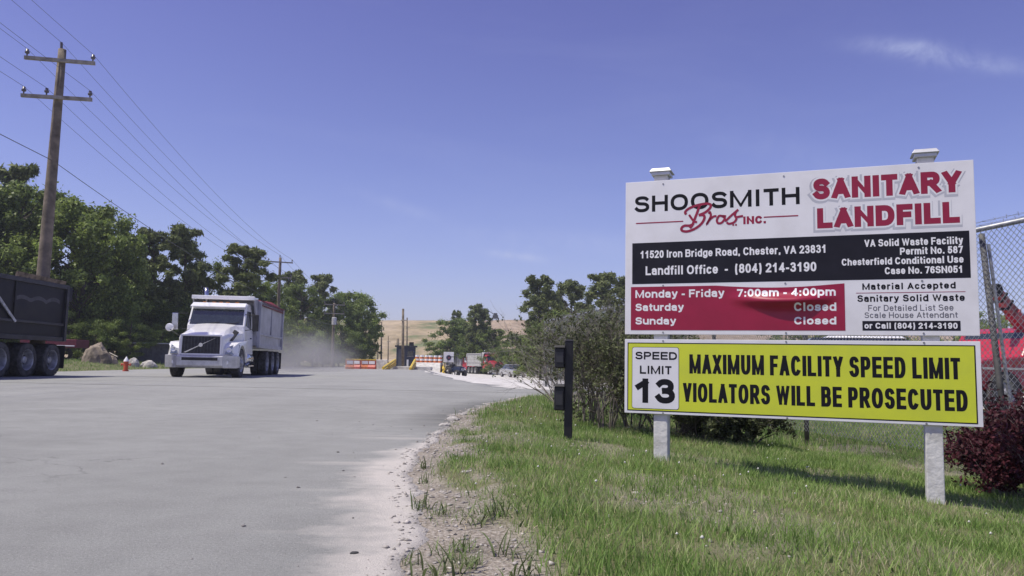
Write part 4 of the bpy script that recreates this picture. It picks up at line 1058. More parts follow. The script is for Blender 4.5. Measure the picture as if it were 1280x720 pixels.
def wheel(parent, x, y, dual, side, R=.52):
    """side=+1 outer face towards +x"""
    w = .28; t = MB(); xs = [x] + ([x - side * .33] if dual else [])
    for q in xs:
        t.lathe([(-w * .5, R * .62), (-w * .5, R * .90), (-w * .42, R * .97), (-w * .3, R), (0, R * 1.0), (w * .3, R), (w * .42, R * .97), (w * .5, R * .90), (w * .5, R * .62)], 'x', (q, y, R), 28)
        for k in range(28):
            a = 2 * math.pi * k / 28
            c, s = math.cos(a), math.sin(a); hw = .055
            for o in (-.10, .0, .10):
                p = [(q + o - .035, y + c * (R + .006) - s * hw, R + s * (R + .006) + c * hw), (q + o + .035, y + c * (R + .006) - s * hw, R + s * (R + .006) + c * hw),
                     (q + o + .035, y + c * (R + .006) + s * hw, R + s * (R + .006) - c * hw), (q + o - .035, y + c * (R + .006) + s * hw, R + s * (R + .006) - c * hw)]
                t.add(p, [(0, 1, 2, 3)])
    wl = t.build('wheel', M_tyre, parent, smooth=True, fix=False)
    s = side; m = MB()
    if dual: m.lathe([(s * w * .5, R * .62), (s * (w * .5 - .02), R * .58), (s * (-w * .30), R * .50), (s * (-w * .34), R * .30), (s * (-.02), R * .24), (s * .06, R * .20), (s * .08, R * .12), (s * .08, 0)], 'x', (x, y, R), 24)
    else: m.lathe([(s * w * .5, R * .62), (s * (w * .5 - .02), R * .57), (s * w * .30, R * .50), (s * w * .46, R * .34), (s * w * .46, R * .28), (s * (w * .5 + .03), R * .2), (s * (w * .5 + .06), R * .10), (s * (w * .5 + .06), 0)], 'x', (x, y, R), 24)
    rim = m.build('rim', M_rim, wl, smooth=False, fix=False)
    h = MB(); xo = x + s * (w * .5 * .9 if not dual else -w * .28)
    for k in range(10):
        a = 2 * math.pi * k / 10; h.lathe([(0, R * .045), (s * .025, R * .04), (s * .025, 0)], 'x', (xo, y + math.cos(a) * R * .40, R + math.sin(a) * R * .40), 8)
    h.build('wheel_nuts', M_frame if dual else M_chrome, wl, fix=False)['kind'] = 'stuff'
    return wl


def dump_truck(loc, rz, label, paint, body, tarp=None, black=False, name='dump_truck', bodylen=5.7, red_rail=None):
    T = thing(name, loc, label, 'dump truck', rz=rz)
    y0b = 3.65; y1b = y0b + bodylen; ax = [y1b - 1.95, y1b - .60] + ([y1b - 3.3] if bodylen > 5 else [])
    f = MB()
    for s in (-1, 1): f.box(s * .45 - .05, s * .45 + .05, .6, y1b - .1, .72, 1.0)
    f.box(-.4, .4, 1.0, 1.3, .7, .9); f.box(-.4, .4, 3.4, 3.6, .7, 1.0); f.box(-.9, .9, y1b - .4, y1b - .3, .6, .75)
    for a in ax: f.tube([(-.9, a, .52), (.9, a, .52)], .07, 8)
    f.tube([(-.95, 1.0, .52), (.95, 1.0, .52)], .06, 8); f.box(-.3, .3, .5, 1.9, .5, .9)
    f.build('chassis', M_frame, T)
    # bumper with slot
    b = MB(); prof = [(-.02, .34), (-.10, .42), (-.10, .74), (.0, .80), (.22, .80), (.22, .34)]
    b.extr(prof, -.78, .78)
    for s in (-1, 1):
        b.hexa([(s * .78, -.08, .34), (s * 1.22, .16, .34), (s * 1.24, .50, .36), (s * .78, .24, .34)], [(s * .78, -.10, .79), (s * 1.22, .12, .78), (s * 1.24, .50, .76), (s * .78, .24, .79)])
    bo = b.build('bumper', mat('pale_bumper_paint', (.56, .56, .57), .35, .3, var=.15) if not black else M_frame, T, bevel=.015)
    MB().box(-.60, .60, -.112, -.09, .60, .70).build('air_slot', M_frame, bo)
    for s in (-1, 1): MB().lathe([(-.13, 0), (-.13, .075), (-.06, .085)], 'y', (s * .88, .10, .54), 14).build('fog_lamp', mat('bright_reflector', (.85, .86, .88), .15, .2), bo)
    # hood lofted
    rings = []
    for y, w0, w1, zt, zc in ((.02, .74, .68, 1.50, 1.44), (.12, .78, .72, 1.57, 1.49), (.7, .84, .76, 1.71, 1.58), (1.4, .92, .76, 1.86, 1.68), (1.98, 1.0, .84, 1.97, 1.76)):
        rings.append([(-w0, y, .78), (-w0, y, zc - .12), (-w1 - .02, y, zc), (-w1 + .12, y, zt - .02), (-w1 * .4, y, zt + .015), (w1 * .4, y, zt + .015), (w1 - .12, y, zt - .02), (w1 + .02, y, zc), (w0, y, zc - .12), (w0, y, .78)])
    h = MB(); n = 10
    for r_ in rings: h.v += r_
    for i in range(len(rings) - 1):
        for j in range(n): h.f.append((i * n + j, i * n + (j + 1) % n, (i + 1) * n + (j + 1) % n, (i + 1) * n + j))
    h.f.append(tuple(range(n))); h.f.append(tuple(range(4 * n, 5 * n)))
    h.build('hood', paint, T, bevel=.02)
    g = MB().hexa([(-.64, -.012, .84), (.64, -.012, .84), (.64, .03, .84), (-.64, .03, .84)], [(-.62, .0, 1.44), (.62, .0, 1.44), (.62, .04, 1.44), (-.62, .04, 1.44)]).build('grille', M_frame, T)
    q = MB()
    for i in range(13): z = .88 + i * .043; q.box(-.62, .62, -.020 + i * .0008, -.004, z, z + .012)
    for i in range(-5, 6): q.box(i * .11 - .006, i * .11 + .006, -.017, -.004, .85, 1.43)
    q.build('grille_bars', mat('dark_grille_bar', (.09, .09, .10), .4, .6), g)
    MB().hexa([(.50, -.05, 1.40), (.56, -.05, 1.43), (.56, -.022, 1.43), (.50, -.022, 1.40)], [(-.56, -.05, .88), (-.50, -.05, .86), (-.50, -.022, .86), (-.56, -.022, .88)]).build('diagonal_bar', M_chrome, g)
    MB().lathe([(-.062, 0), (-.062, .07), (-.03, .085)], 'y', (0, 0, 1.14), 16).build('emblem', M_chrome, g)
    fr = MB()
    for a in ((-.70, -.64, .80, 1.50), (.64, .70, .80, 1.50)): fr.box(a[0], a[1], -.03, .03, a[2], a[3])
    fr.box(-.64, .64, -.03, .03, 1.45, 1.50); fr.box(-.64, .64, -.03, .03, .79, .84)
    fr.build('grille_surround', paint, g, bevel=.01)
    # fenders
    arc = [(1.05 + .63 * math.cos(math.radians(a)), .54 + .63 * math.sin(math.radians(a))) for a in range(0, 181, 20)]
    prof = [(.10, .80), (.10, 1.02), (.18, 1.14), (.50, 1.25), (1.2, 1.30), (1.95, 1.34), (1.95, .80), (1.80, .62)] + arc + [(.38, .72)]
    for s in (-1, 1):
        fe = MB(); n_ = len(prof)
        a = [(s * .60, y, z) for y, z in prof]; c = [(s * (1.20 - .10 * max(0, z - 1.0) - (.16 if y < .15 else .06 if y < .3 else 0)), y, z) for y, z in prof]
        fe.add(a + c, [tuple(range(n_)), tuple(range(2 * n_ - 1, n_ - 1, -1))] + [(i, i + n_, (i + 1) % n_ + n_, (i + 1) % n_) for i in range(n_)])
        fo_ = fe.build('fender', paint, T, bevel=.015)
        MB().hexa([(s * .80, .035, .84), (s * 1.03, .045, .82), (s * 1.14, .30, .82), (s * .80, .12, .84)], [(s * .88, .06, 1.06), (s * 1.01, .075, 1.14), (s * 1.13, .45, 1.20), (s * .88, .18, 1.06)]).build('headlight', M_lamp, fo_, bevel=.01)
        MB().lathe([(.0, 0), (-.03, .085), (.02, .10)], 'y', (s * .93, .055, .98), 16).build('lamp_bowl', mat('bright_reflector', (.85, .86, .88), .15, .2), fo_)
        MB().hexa([(s * 1.04, .10, .86), (s * 1.195, .42, .90), (s * 1.16, .45, .90), (s * 1.00, .16, .86)], [(s * 1.05, .15, 1.10), (s * 1.20, .60, 1.18), (s * 1.14, .63, 1.18), (s * .99, .22, 1.12)]).build('headlight', M_lamp, fo_, bevel=.008)
        v = MB()
        v.hexa([(s * .78, .55, 1.34), (s * .90, .57, 1.30), (s * .91, .68, 1.30), (s * .78, .66, 1.34)], [(s * .80, 1.35, 1.74), (s * .915, 1.35, 1.66), (s * .92, 1.62, 1.66), (s * .80, 1.62, 1.74)])
        v.build('side_vent', M_frame, fo_)
        wheel(T, s * 1.04, 1.05, False, s)
    # cab
    tp = lambda z: .055 * max(0, z - 1.2)
    cabp = [(1.95, .85), (1.95, 1.90), (2.28, 2.56), (2.36, 2.70), (2.60, 2.78), (3.45, 2.80), (3.52, 2.70), (3.52, .85)]
    cb = MB(); cb.extr(cabp, -1.08, 1.08, taper=tp); cabo = cb.build('cab', paint, T, bevel=.035)
    def wx_(z): return 1.08 - tp(z)
    ws = MB(); d = Vector((0, -.896, .447)) * .014
    P = [Vector((-wx_(1.95) + .08, 1.975, 1.95)), Vector((wx_(1.95) - .08, 1.975, 1.95)), Vector((wx_(2.54) - .07, 2.27, 2.54)), Vector((-wx_(2.54) + .07, 2.27, 2.54))]
    ws.hexa([p + d * 1.2 for p in P], [p - d * .5 for p in P]); wso = ws.build('windshield', M_glass, cabo)
    for s in (-.45, .25): MB().tube([(s, 1.94, 1.96), (s + .55, 1.99, 2.04)], .010, 4).build('wiper', M_frame, wso)
    vz = MB().hexa([(-1.0, 2.12, 2.60), (1.0, 2.12, 2.60), (1.0, 2.40, 2.74), (-1.0, 2.40, 2.74)], [(-1.0, 2.10, 2.64), (1.0, 2.10, 2.64), (.98, 2.42, 2.80), (-.98, 2.42, 2.80)]).build('sun_visor', paint, cabo, bevel=.01)
    for s in (-1, 1):
        gl = [(2.10, 1.93), (3.12, 1.80), (3.12, 2.50), (2.42, 2.50)]
        o_ = MB(); o_.add([(s * (wx_(z) + .006), y, z) for y, z in gl] + [(s * (wx_(z) - .02), y, z) for y, z in gl], [(0, 1, 2, 3), (4, 7, 6, 5), (0, 4, 5, 1), (1, 5, 6, 2), (2, 6, 7, 3), (3, 7, 4, 0)])
        dr = MB(); dp = [(2.03, .98), (3.20, .98), (3.20, 2.58), (2.38, 2.58), (2.03, 1.88)]
        dr.add([(s * (wx_(z) + .003), y, z) for y, z in dp] + [(s * (wx_(z) - .03), y, z) for y, z in dp], [(0, 1, 2, 3, 4)] + [(i, (i + 1) % 5, (i + 1) % 5 + 5, i + 5) for i in range(5)])
        do = dr.build('door', paint, cabo); o_.build('window', M_glass, do)
        MB().box(s * 1.085 - .015, s * 1.085 + .015, 2.95, 3.10, 1.45, 1.49).build('handle', M_frame, do)
        mi = MB(); mi.tube([(s * 1.02, 2.05, 2.35), (s * 1.45, 1.88, 2.32)], .016, 6); mi.tube([(s * 1.02, 2.05, 1.75), (s * 1.45, 1.88, 1.80)], .016, 6); mi.tube([(s * 1.40, 1.88, 1.7), (s * 1.40, 1.88, 2.40)], .016, 6)
        mo = mi.build('mirror_arm', M_frame, cabo); MB().box(s * 1.45 - .11, s * 1.45 + .11, 1.80, 1.90, 1.72, 2.34).build('mirror', M_chrome if s < 0 and not black else M_frame, mo, bevel=.02)
        if s < 0: MB().lathe([(-.05, .0), (-.04, .12), (.05, .15)], 'y', (s * 1.50, 1.35, 1.78), 12).build('hood_mirror', M_white, mo); MB().tube([(s * 1.0, 1.0, 1.45), (s * 1.48, 1.34, 1.72)], .014, 5).build('hood_mirror_arm', M_frame, mo)
    for x in (-.6, -.25, 0, .25, .6): MB().box(x - .06, x + .06, 2.50, 2.60, 2.79, 2.84).build('marker_light', M_amber, cabo)
    # tank, steps, stack
    for s in (-1, 1):
        MB().lathe([(0, .0), (0, .26), (.02, .29), (1.13, .29), (1.15, .26), (1.15, 0)], 'y', (s * .86, 2.25, .68), 20).build('fuel_tank', M_chrome, T, smooth=True)
        st = MB(); st.box(s * .98, s * 1.18, 2.35, 3.3, .40, .44); st.box(s * 1.05, s * 1.17, 2.4, 3.3, .70, .73); st.build('step', M_chrome, T)
    MB().tube([(-.80, 3.56, .9), (-.80, 3.56, 3.15), (-.84, 3.60, 3.45)], [.075, .075, .08], 12).build('exhaust_stack', M_chrome, T, smooth=True)
    # dump body
    zb0, zb1 = 1.22, 2.92; bd = MB()
    bd.box(-1.18, 1.18, y0b, y1b, zb0, zb0 + .08)
    for s in (-1, 1): bd.hexa([(s * 1.20, y0b, zb0), (s * 1.15, y0b, zb0), (s * 1.15, y1b, zb0), (s * 1.20, y1b, zb0)][::s], [(s * 1.22, y0b, zb1), (s * 1.17, y0b, zb1), (s * 1.17, y1b, zb1), (s * 1.22, y1b, zb1)][::s])
    bd.box(-1.15, 1.15, y0b, y0b + .06, zb0 + .08, zb1 + .12)
    bo = bd.build('dump_body', body, T, bevel=.01)
    rl = MB()
    for s in (-1, 1):
        rl.box(s * 1.24 - .05, s * 1.24 + .05, y0b, y1b, zb1 - .06, zb1 + .07); rl.box(s * 1.235 - .035, s * 1.235 + .035, y0b + .1, y1b - .1, zb0 + .42, zb0 + .50); rl.box(s * 1.21 - .05, s * 1.21 + .05, y0b, y1b, zb0 - .09, zb0 + .05)
        for yy in (y0b + .06, y1b - .08): rl.box(s * 1.24 - .06, s * 1.24 + .06, yy - .07, yy + .07, zb0 - .08, zb1 + .075)
    rl.build('side_rails', body if not black else mat('highlit_black_paint', (.028, .026, .034), .55, var=.4, scale=3), bo, bevel=.01)  # black truck: rail highlight is put into a lighter paint colour
    for s in (-1, 1):
        for i in (1,):
            yy = y0b + (y1b - y0b) * .5; MB().box(s * 1.232 - .022, s * 1.232 + .022, yy - .035, yy + .035, zb0 + .5, zb1 - .06).build('side_post', body, bo)
    tg = MB(); tg.hexa([(-1.15, y1b, zb0 - .05), (1.15, y1b, zb0 - .05), (1.15, y1b + .07, zb0 - .05), (-1.15, y1b + .07, zb0 - .05)], [(-1.15, y1b + .03, zb1 - .1), (1.15, y1b + .03, zb1 - .1), (1.15, y1b + .10, zb1 - .1), (-1.15, y1b + .10, zb1 - .1)])
    for x in (-1.1, -.4, .4, 1.1): tg.box(x - .05, x + .05, y1b + .1, y1b + .17, zb0, zb1 - .12)
    tg.box(-1.28, -1.18, y1b + .02, y1b + .20, zb1 - .45, zb1 + .02); tg.box(1.18, 1.28, y1b + .02, y1b + .20, zb1 - .45, zb1 + .02)
    tgo = tg.build('tailgate', body, bo, bevel=.01)
    for s in (-1, 1): MB().box(s * .95 - .10, s * .95 + .10, y1b - .28, y1b - .22, .84, .94).build('tail_light', M_rlens, T)
    sh = MB(); sh.hexa([(-1.16, 2.9, zb1 + .07), (1.16, 2.9, zb1 + .07), (1.16, y0b + .06, zb1 + .12), (-1.16, y0b + .06, zb1 + .12)], [(-1.16, 2.9, zb1 + .13), (1.16, 2.9, zb1 + .13), (1.16, y0b + .06, zb1 + .19), (-1.16, y0b + .06, zb1 + .19)])
    sh.box(-1.18, 1.18, 2.86, 2.98, zb1 + .04, zb1 + .19)
    sh.build('cab_shield', M_white if not black else body, bo, bevel=.02)
    for s in (-1, 1):
        MB().hexa([(s * 1.14, y0b + .02, zb0 + .3), (s * 1.18, y0b + .02, zb0 + .3), (s * 1.18, y0b + .05, zb0 + .3), (s * 1.14, y0b + .05, zb0 + .3)], [(s * 1.12, 2.95, zb1 + .08), (s * 1.17, 2.95, zb1 + .08), (s * 1.17, y0b + .05, zb1 + .1), (s * 1.12, y0b + .05, zb1 + .1)]).build('shield_bracket', body, bo)
    if tarp:
        t = MB(); nx_ = 10; ny_ = 18; rr = random.Random(4)
        for j in range(ny_ + 1):
            for i in range(nx_ + 1):
                x = -1.2 + 2.4 * i / nx_; y = y0b + .1 + (y1b - y0b - .2) * j / ny_
                t.v.append((x, y, zb1 + .07 + .42 * (.1 + .9 * j / ny_) * (1 - (x / 1.2) ** 2) ** .6 + (.03 * math.sin(j * 2.1 + i) + rr.uniform(-.015, .015)) * (abs(x) < 1.15)))
        for j in range(ny_):
            for i in range(nx_): a = j * (nx_ + 1) + i; t.f.append((a, a + 1, a + nx_ + 2, a + nx_ + 1))
        t.build('tarp', tarp, bo, smooth=True, fix=False)
        for s in (-1, 1): MB().box(s * 1.27 - .02, s * 1.27 + .02, y0b + .1, y1b + .1, zb1 - .09, zb1 + .11).build('tarp_edge', tarp, bo)
    for a in ax:
        for s in (-1, 1): wheel(T, s * 1.07, a, True, s)
    for s in (-1, 1):
        MB().box(s * .95 - .3, s * .95 + .3, y1b + .02, y1b + .04, .25, 1.0).build('mud_flap', mat('black_rubber', (.025, .025, .025), .85), T)
    return T, bo, y0b, y1b, zb0, zb1


xt = gx(249, 27.6)
dump_truck((xt, 27.6, 0), .125, 'white dump truck driving towards the camera with grey dump body and dark red tarp', M_white, M_body, tarp=M_tarp)
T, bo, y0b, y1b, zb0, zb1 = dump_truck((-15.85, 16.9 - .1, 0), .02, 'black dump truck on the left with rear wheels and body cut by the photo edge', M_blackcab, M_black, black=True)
MB().hexa([(1.285, y1b - 3.85, zb1 - .55), (1.285, y1b - 3.77, zb1 - .50), (1.25, y1b - 3.77, zb1 - .50), (1.25, y1b - 3.85, zb1 - .55)], [(1.285, y1b - 2.85, zb0 + .40), (1.285, y1b - 2.77, zb0 + .45), (1.25, y1b - 2.77, zb0 + .45), (1.25, y1b - 2.85, zb0 + .40)]).build('diagonal_brace', M_rim, bo)
for s in (-1, 1):
    MB().hexa([(s * 1.26, y1b - 2.9, zb1 + .072), (s * 1.20, y1b - 2.9, zb1 + .072), (s * 1.20, y1b - .25, zb1 + .072), (s * 1.26, y1b - .25, zb1 + .072)][::s], [(s * 1.30, y1b - 2.9, zb1 + .22), (s * 1.24, y1b - 2.9, zb1 + .22), (s * 1.24, y1b - .25, zb1 + .19), (s * 1.30, y1b - .25, zb1 + .19)][::s]).build('sideboard', M_wood, bo)
sq = MB()      # wavy highlight along the body side, painted as a paler strip
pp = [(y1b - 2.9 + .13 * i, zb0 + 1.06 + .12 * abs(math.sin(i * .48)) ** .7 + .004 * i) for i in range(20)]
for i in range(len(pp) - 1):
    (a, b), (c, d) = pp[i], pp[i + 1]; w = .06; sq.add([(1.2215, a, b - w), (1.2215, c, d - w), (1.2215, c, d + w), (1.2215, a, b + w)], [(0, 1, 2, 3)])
sq.build('painted_highlight', mat('wave_highlight_paint', (.055, .052, .062), .6, var=.3), bo, fix=False)

dz = float(H(gx(618, 98), 98))
dump_truck((gx(624, 110), 110, float(H(gx(624, 110), 110))), .42, 'red cab dump truck with pale grey body parked in the distant gravel yard', M_redp, mat('pale_grey_body', (.46, .46, .45), .6, var=.2))
dump_truck((gx(598, 121), 121, float(H(gx(598, 121), 121))), .50, 'second red cab truck with grey body, half hidden left of the red cab dump truck', M_redp, M_body)


def sedan(loc, rz, label, paint, suv=False):
    T = thing('parked_car', loc, label, 'car', rz=rz); h = .35 if suv else 0
    prof = [(-2.2, .35), (-2.25, .62), (-2.15, .80), (-1.2, .93 + h * .4), (1.75, .98 + h * .4), (2.2, .90 + h * .4), (2.28, .60), (2.2, .35)]
    b = MB(); b.extr(prof, -.88, .88, taper=lambda z: .06 * abs(z - .6)); bo = b.build('body', paint, T, bevel=.06)
    cp_ = [(-1.25, .90 + h * .4), (-.55, 1.38 + h), (-.2, 1.44 + h), (.9, 1.42 + h), (1.75, .96 + h * .4)] if not suv else [(-1.1, .9 + h * .4), (-.5, 1.38 + h), (-.2, 1.46 + h), (1.7, 1.42 + h), (2.1, .96 + h * .4)]
    c = MB(); c.extr(cp_, -.80, .80, taper=lambda z: .22 * max(0, z - .95)); g = c.build('cabin', M_glass, T, bevel=.03)
    r = MB(); r.hexa([(-.66, -.45, 1.42 + h), (.66, -.45, 1.42 + h), (.66, 1.05 + h, 1.42 + h), (-.66, 1.05 + h, 1.42 + h)], [(-.60, -.35, 1.475 + h), (.60, -.35, 1.475 + h), (.60, .95 + h, 1.475 + h), (-.60, .95 + h, 1.475 + h)]); r.build('roof', paint, g, bevel=.03)
    for s in (-1, 1):
        for y in (-1.4, 1.4):
            w = MB().lathe([(-.11, .2), (-.11, .31), (.11, .31), (.11, .2)], 'x', (s * .80, y, .32), 20).build('wheel', M_tyre, T, fix=False)
            MB().lathe([(s * .112, .2), (s * .10, .1), (s * .11, 0)], 'x', (s * .80, y, .32), 14).build('rim', M_rim, w, fix=False)
        MB().hexa([(s * .5, -2.235, .62), (s * .82, -2.16, .62), (s * .82, -2.1, .62), (s * .5, -2.18, .62)], [(s * .5, -2.2, .76), (s * .82, -2.1, .78), (s * .82, -2.05, .78), (s * .5, -2.1, .76)]).build('headlight', M_lamp, bo)
        MB().box(s * .95 - .08, s * .95 + .08, -.75, -.65, .95 + h * .4, 1.08 + h * .4).build('mirror', paint, bo)
    MB().box(-.45, .45, -2.27, -2.2, .45, .60).build('grille', M_frame, bo)
    return T
sedan((gx(641, 92), 92, float(H(gx(641, 92), 92))), .35, 'silver car parked right of the red cab dump truck', mat('silver_paint', (.55, .56, .58), .3, .4, coat=.5), False)
sedan((gx(1104, 19.5), 19.5, float(H(gx(1104, 19.5), 19.5))), 1.3, 'white car behind the big sign, its roof showing in the gap between the boards', M_white, True)

# red boom truck behind the fence
x0 = gx(1262, 19.0); z0 = float(H(x0, 19.0)) - .02
C = thing('boom_truck', (x0, 19.0, z0 + .14), 'red boom truck parked behind the chain link fence at the right edge', 'crane truck', rz=-1.25)
# local: front faces -y (turned towards the left of the picture)
ch = MB(); ch.box(-.95, .95, -1.2, 6.4, .55, .85); ch.build('chassis', M_frame, C)
cb = MB(); cb.extr([(-2.1, .55), (-2.15, 1.05), (-1.95, 1.22), (-.75, 1.32), (-.35, 1.92), (-.1, 2.0), (.95, 2.0), (1.0, 1.9), (1.0, .55)], -1.0, 1.0, taper=lambda z: .10 * max(0, z - 1.2)); cbo = cb.build('cab', M_redp, C, bevel=.04)
for s in (-1, 1):
    gl = [(-.58, 1.36), (.75, 1.36), (.75, 1.84), (-.22, 1.84)]
    o_ = MB(); o_.add([(s * (1.0 - .1 * (z - 1.2) + .006), y, z) for y, z in gl] + [(s * (.97 - .1 * (z - 1.2)), y, z) for y, z in gl], [(0, 1, 2, 3), (0, 4, 5, 1), (1, 5, 6, 2), (2, 6, 7, 3), (3, 7, 4, 0)]); o_.build('window', M_glass, cbo)
    MB().box(s * 1.005 - .01, s * 1.005 + .01, .05, .09, 1.34, 1.86).build('window_post', M_redp, cbo)
    MB().box(s * 1.01 - .015, s * 1.01 + .015, -2.0, .9, 1.0, 1.05).build('trim_strip', M_chrome, cbo)
    MB().lathe([(-.1, 0), (-.1, .1), (0, .11)], 'y', (s * .75, -2.08, .92), 12).build('headlight', M_lamp, cbo)
    for y in (-1.4, 4.2, 5.3): wheel(C, s * .95, y, False, s, .48)
p = MB(); P = [Vector((-.82, -.66, 1.38)), Vector((.82, -.66, 1.38)), Vector((.78, -.36, 1.86)), Vector((-.78, -.36, 1.86))]; d = Vector((0, -.85, .52)) * .03
p.hexa([q + d for q in P], [q for q in P]); p.build('windshield', M_glass, cbo)
bd = MB(); bd.box(-1.1, 1.1, 1.1, 6.4, .9, 1.05)
for s in (-1, 1): bd.box(s * 1.1 - .03, s * 1.1 + .03, 1.1, 6.4, 1.05, 1.45)
bd.build('flatbed', M_redp, C)
rk = MB()
for s in (-1, 1):
    for y in (1.2, 2.6, 4.0, 5.4): rk.box(s * 1.08 - .035, s * 1.08 + .035, y, y + .07, 1.4, 1.93)
    rk.box(s * 1.08 - .04, s * 1.08 + .04, 1.2, 5.47, 1.93, 2.0)
rk.build('rack', M_redp, C)
tu = MB(); tu.lathe([(0, .38), (.4, .38), (.4, 0)], 'z', (0, 2.0, 1.05), 16); tu.box(-.25, .25, 1.7, 2.4, 1.4, 2.1); tu.build('turret', M_redp, C)
inv = Matrix.Translation(C.location) @ Matrix.Rotation(-1.25, 4, 'Z'); inv = inv.inverted()
B0 = inv @ pt(1300, 436, 18.6); B1 = inv @ pt(1240, 359, 18.0); 
dd = (B1 - B0).normalized(); sd = Vector((1, 0, 0)); sd = (sd - dd * sd.dot(dd)).normalized(); un = dd.cross(sd)
def beam(a, b, w, h_, nm, par, m):
    q = MB(); q.hexa([a + sd * i * w + un * j * h_ for i, j in ((-1, -1), (1, -1), (1, 1), (-1, 1))], [b + sd * i * w + un * j * h_ for i, j in ((-1, -1), (1, -1), (1, 1), (-1, 1))]); return q.build(nm, m, par, bevel=.01)
L = (B1 - B0).length
bm_ = beam(B0 - dd * .8, B0 + dd * L * .62, .10, .13, 'boom', C, M_redp)
beam(B0 + dd * L * .58, B0 + dd * L * .93, .10, .11, 'boom_extension', bm_, mat('faded_red_paint', (.45, .10, .10), .5, var=.4, scale=5))
q = MB(); e_ = B0 + dd * L * .95
q.lathe([(-.10, 0), (-.10, .15), (.10, .15), (.10, 0)], 'x', tuple(e_), 12); q.build('boom_head', M_frame, bm_)
for k_ in (.2, .4, .55, .7, .82): beam(B0 + dd * L * k_, B0 + dd * (L * k_ + .05), .12, .15, 'boom_collar', bm_, M_redp if k_ < .6 else M_frame)
MB().tube([B0 + un * .25, B0 + dd * L * .45 + un * .2], .05, 8).build('lift_cylinder', M_chrome, bm_)
q = MB(); q.tube([e_, e_ + Vector((0, -.15, -.25)), e_ + Vector((0, -.1, -.5))], .02, 6); q.build('hook_line', M_frame, bm_)

# ------------------------------------------------------------------ utility poles and wires
M_pole = mat('weathered_pole_wood', (.20, .165, .125), .95, var=.35, scale=3, bump=.4)
M_arm = mat('grey_crossarm_wood', (.34, .31, .26), .9, var=.3, scale=5)
M_ins = mat('insulator_glaze', (.12, .11, .12), .3)
M_wire = mat('dark_wire', (.07, .07, .085), .6)


def utility_pole(base, top, label, arms, r0, r1, upoint=True, can=None, ax_dir=(1, 0)):
    base = Vector(base); top = Vector(top); T = thing('utility_pole', tuple(base), label, 'utility pole'); d = top - base; L = d.length; dn = d.normalized(); h = Vector((ax_dir[0], ax_dir[1], 0)).normalized(); att = []
    MB().tube([Vector((0, 0, -.5))] + [d * (i / 6) for i in range(7)], [r0 * 1.04] + [r0 + (r1 - r0) * i / 6 for i in range(7)], 14).build('pole', M_pole, T, smooth=True)
    f = h.cross(dn).normalized()
    for fr, hw, ins, tilt in arms:
        c = d * fr + f * (r1 + .06); hv = (h + Vector((0, 0, tilt))).normalized(); A, B = c - hv * hw, c + hv * hw; w = .055
        q = MB(); u2 = hv.cross(f).normalized(); q.hexa([A + f * w * a + u2 * w * b for a, b in ((-1, -1), (1, -1), (1, 1), (-1, 1))], [B + f * w * a + u2 * w * b for a, b in ((-1, -1), (1, -1), (1, 1), (-1, 1))])
        ao = q.build('crossarm', M_arm, T)
        for s in ins:
            p = c + hv * hw * s + Vector((0, 0, w)); MB().lathe([(0, .02), (.08, .025), (.10, .07), (.16, .075), (.18, .045), (.24, .05), (.26, 0)], 'z', tuple(p), 10).build('insulator', M_ins, ao, smooth=True); att.append(base + p + Vector((0, 0, .25)))
    if upoint:
        MB().tube([d + Vector((-.02, 0, -.2)), d + Vector((-.05, 0, .25))], .045, 8).build('top_insulator', M_ins, T); att.append(base + d + Vector((-.05, 0, .25)))
    if can: MB().lathe([(0, 0), (0, .26), (.75, .26), (.8, .2), (.8, 0)], 'z', tuple(d * can + f * .4), 14).build('transformer', mat('pale_transformer', (.55, .55, .55), .5), T)
    return T, att, base, d
D1 = 26.0
b1 = pt(44, 462, D1); b1.z = 0.1; t1 = pt(78, 62, D1)
arm_dir = (.93, .32)
fr_t = lambda py, px: (pt(px, py, D1).z - b1.z) / (t1.z - b1.z)
T1, at1, bb1, d1 = utility_pole(b1, t1, 'tall leaning wooden utility pole with two crossarms behind the black truck', [(fr_t(78, 77), 1.06, (-.93, .93), .05), (fr_t(124, 72), 1.06, (-.93, -.3, .93), .06)], .235, .125, True, ax_dir=arm_dir)
D2 = 74.0
b2 = pt(345, 455, D2); b2.z = 0.1; t2 = pt(350.5, 322, D2)
f2 = lambda py: (pt(350, py, D2).z - b2.z) / (t2.z - b2.z)
T2, at2, bb2, d2 = utility_pole(b2, t2, 'second utility pole with one crossarm rising behind the white truck', [(f2(328), 1.15, (-.93, .93), 0), (f2(347), 1.1, (-.93, -.3, .93), 0)], .19, .12, True, ax_dir=arm_dir)
D3 = 86.0
b3 = pt(415, 456, D3); b3.z = 0; t3 = pt(418, 379, D3)
f3 = lambda py: (pt(417, py, D3).z - b3.z) / (t3.z - b3.z)
T3, at3, bb3, d3 = utility_pole(b3, t3, 'third utility pole with two pale crossarms and a small transformer before the dark trees', [(f3(381), 1.1, (-.93, .93), 0), (f3(392), 1.1, (-.93, -.3, .93), 0)], .17, .12, True, can=f3(406), ax_dir=arm_dir)
b0 = Vector((-8.5, -26, 0)); off0 = b0 - b1
T0, at0, bb0, d0 = utility_pole(b0, b0 + (t1 - b1) + Vector((0, 0, .3)), 'utility pole standing behind the camera', [(.93, 1.06, (-.93, .93), 0), (.80, 1.06, (-.93, -.3, .93), 0)], .22, .125, True, ax_dir=arm_dir)
def sagline(A, B, s, n=18):
    return [A.lerp(B, i / n) - Vector((0, 0, 4 * s * (i / n) * (1 - i / n))) for i in range(n + 1)]
wl = ['left wire of the upper crossarms', 'right wire of the upper crossarms', 'left wire of the lower crossarms', 'inner wire of the lower crossarms', 'right wire of the lower crossarms', 'wire over the very tops of the utility poles']
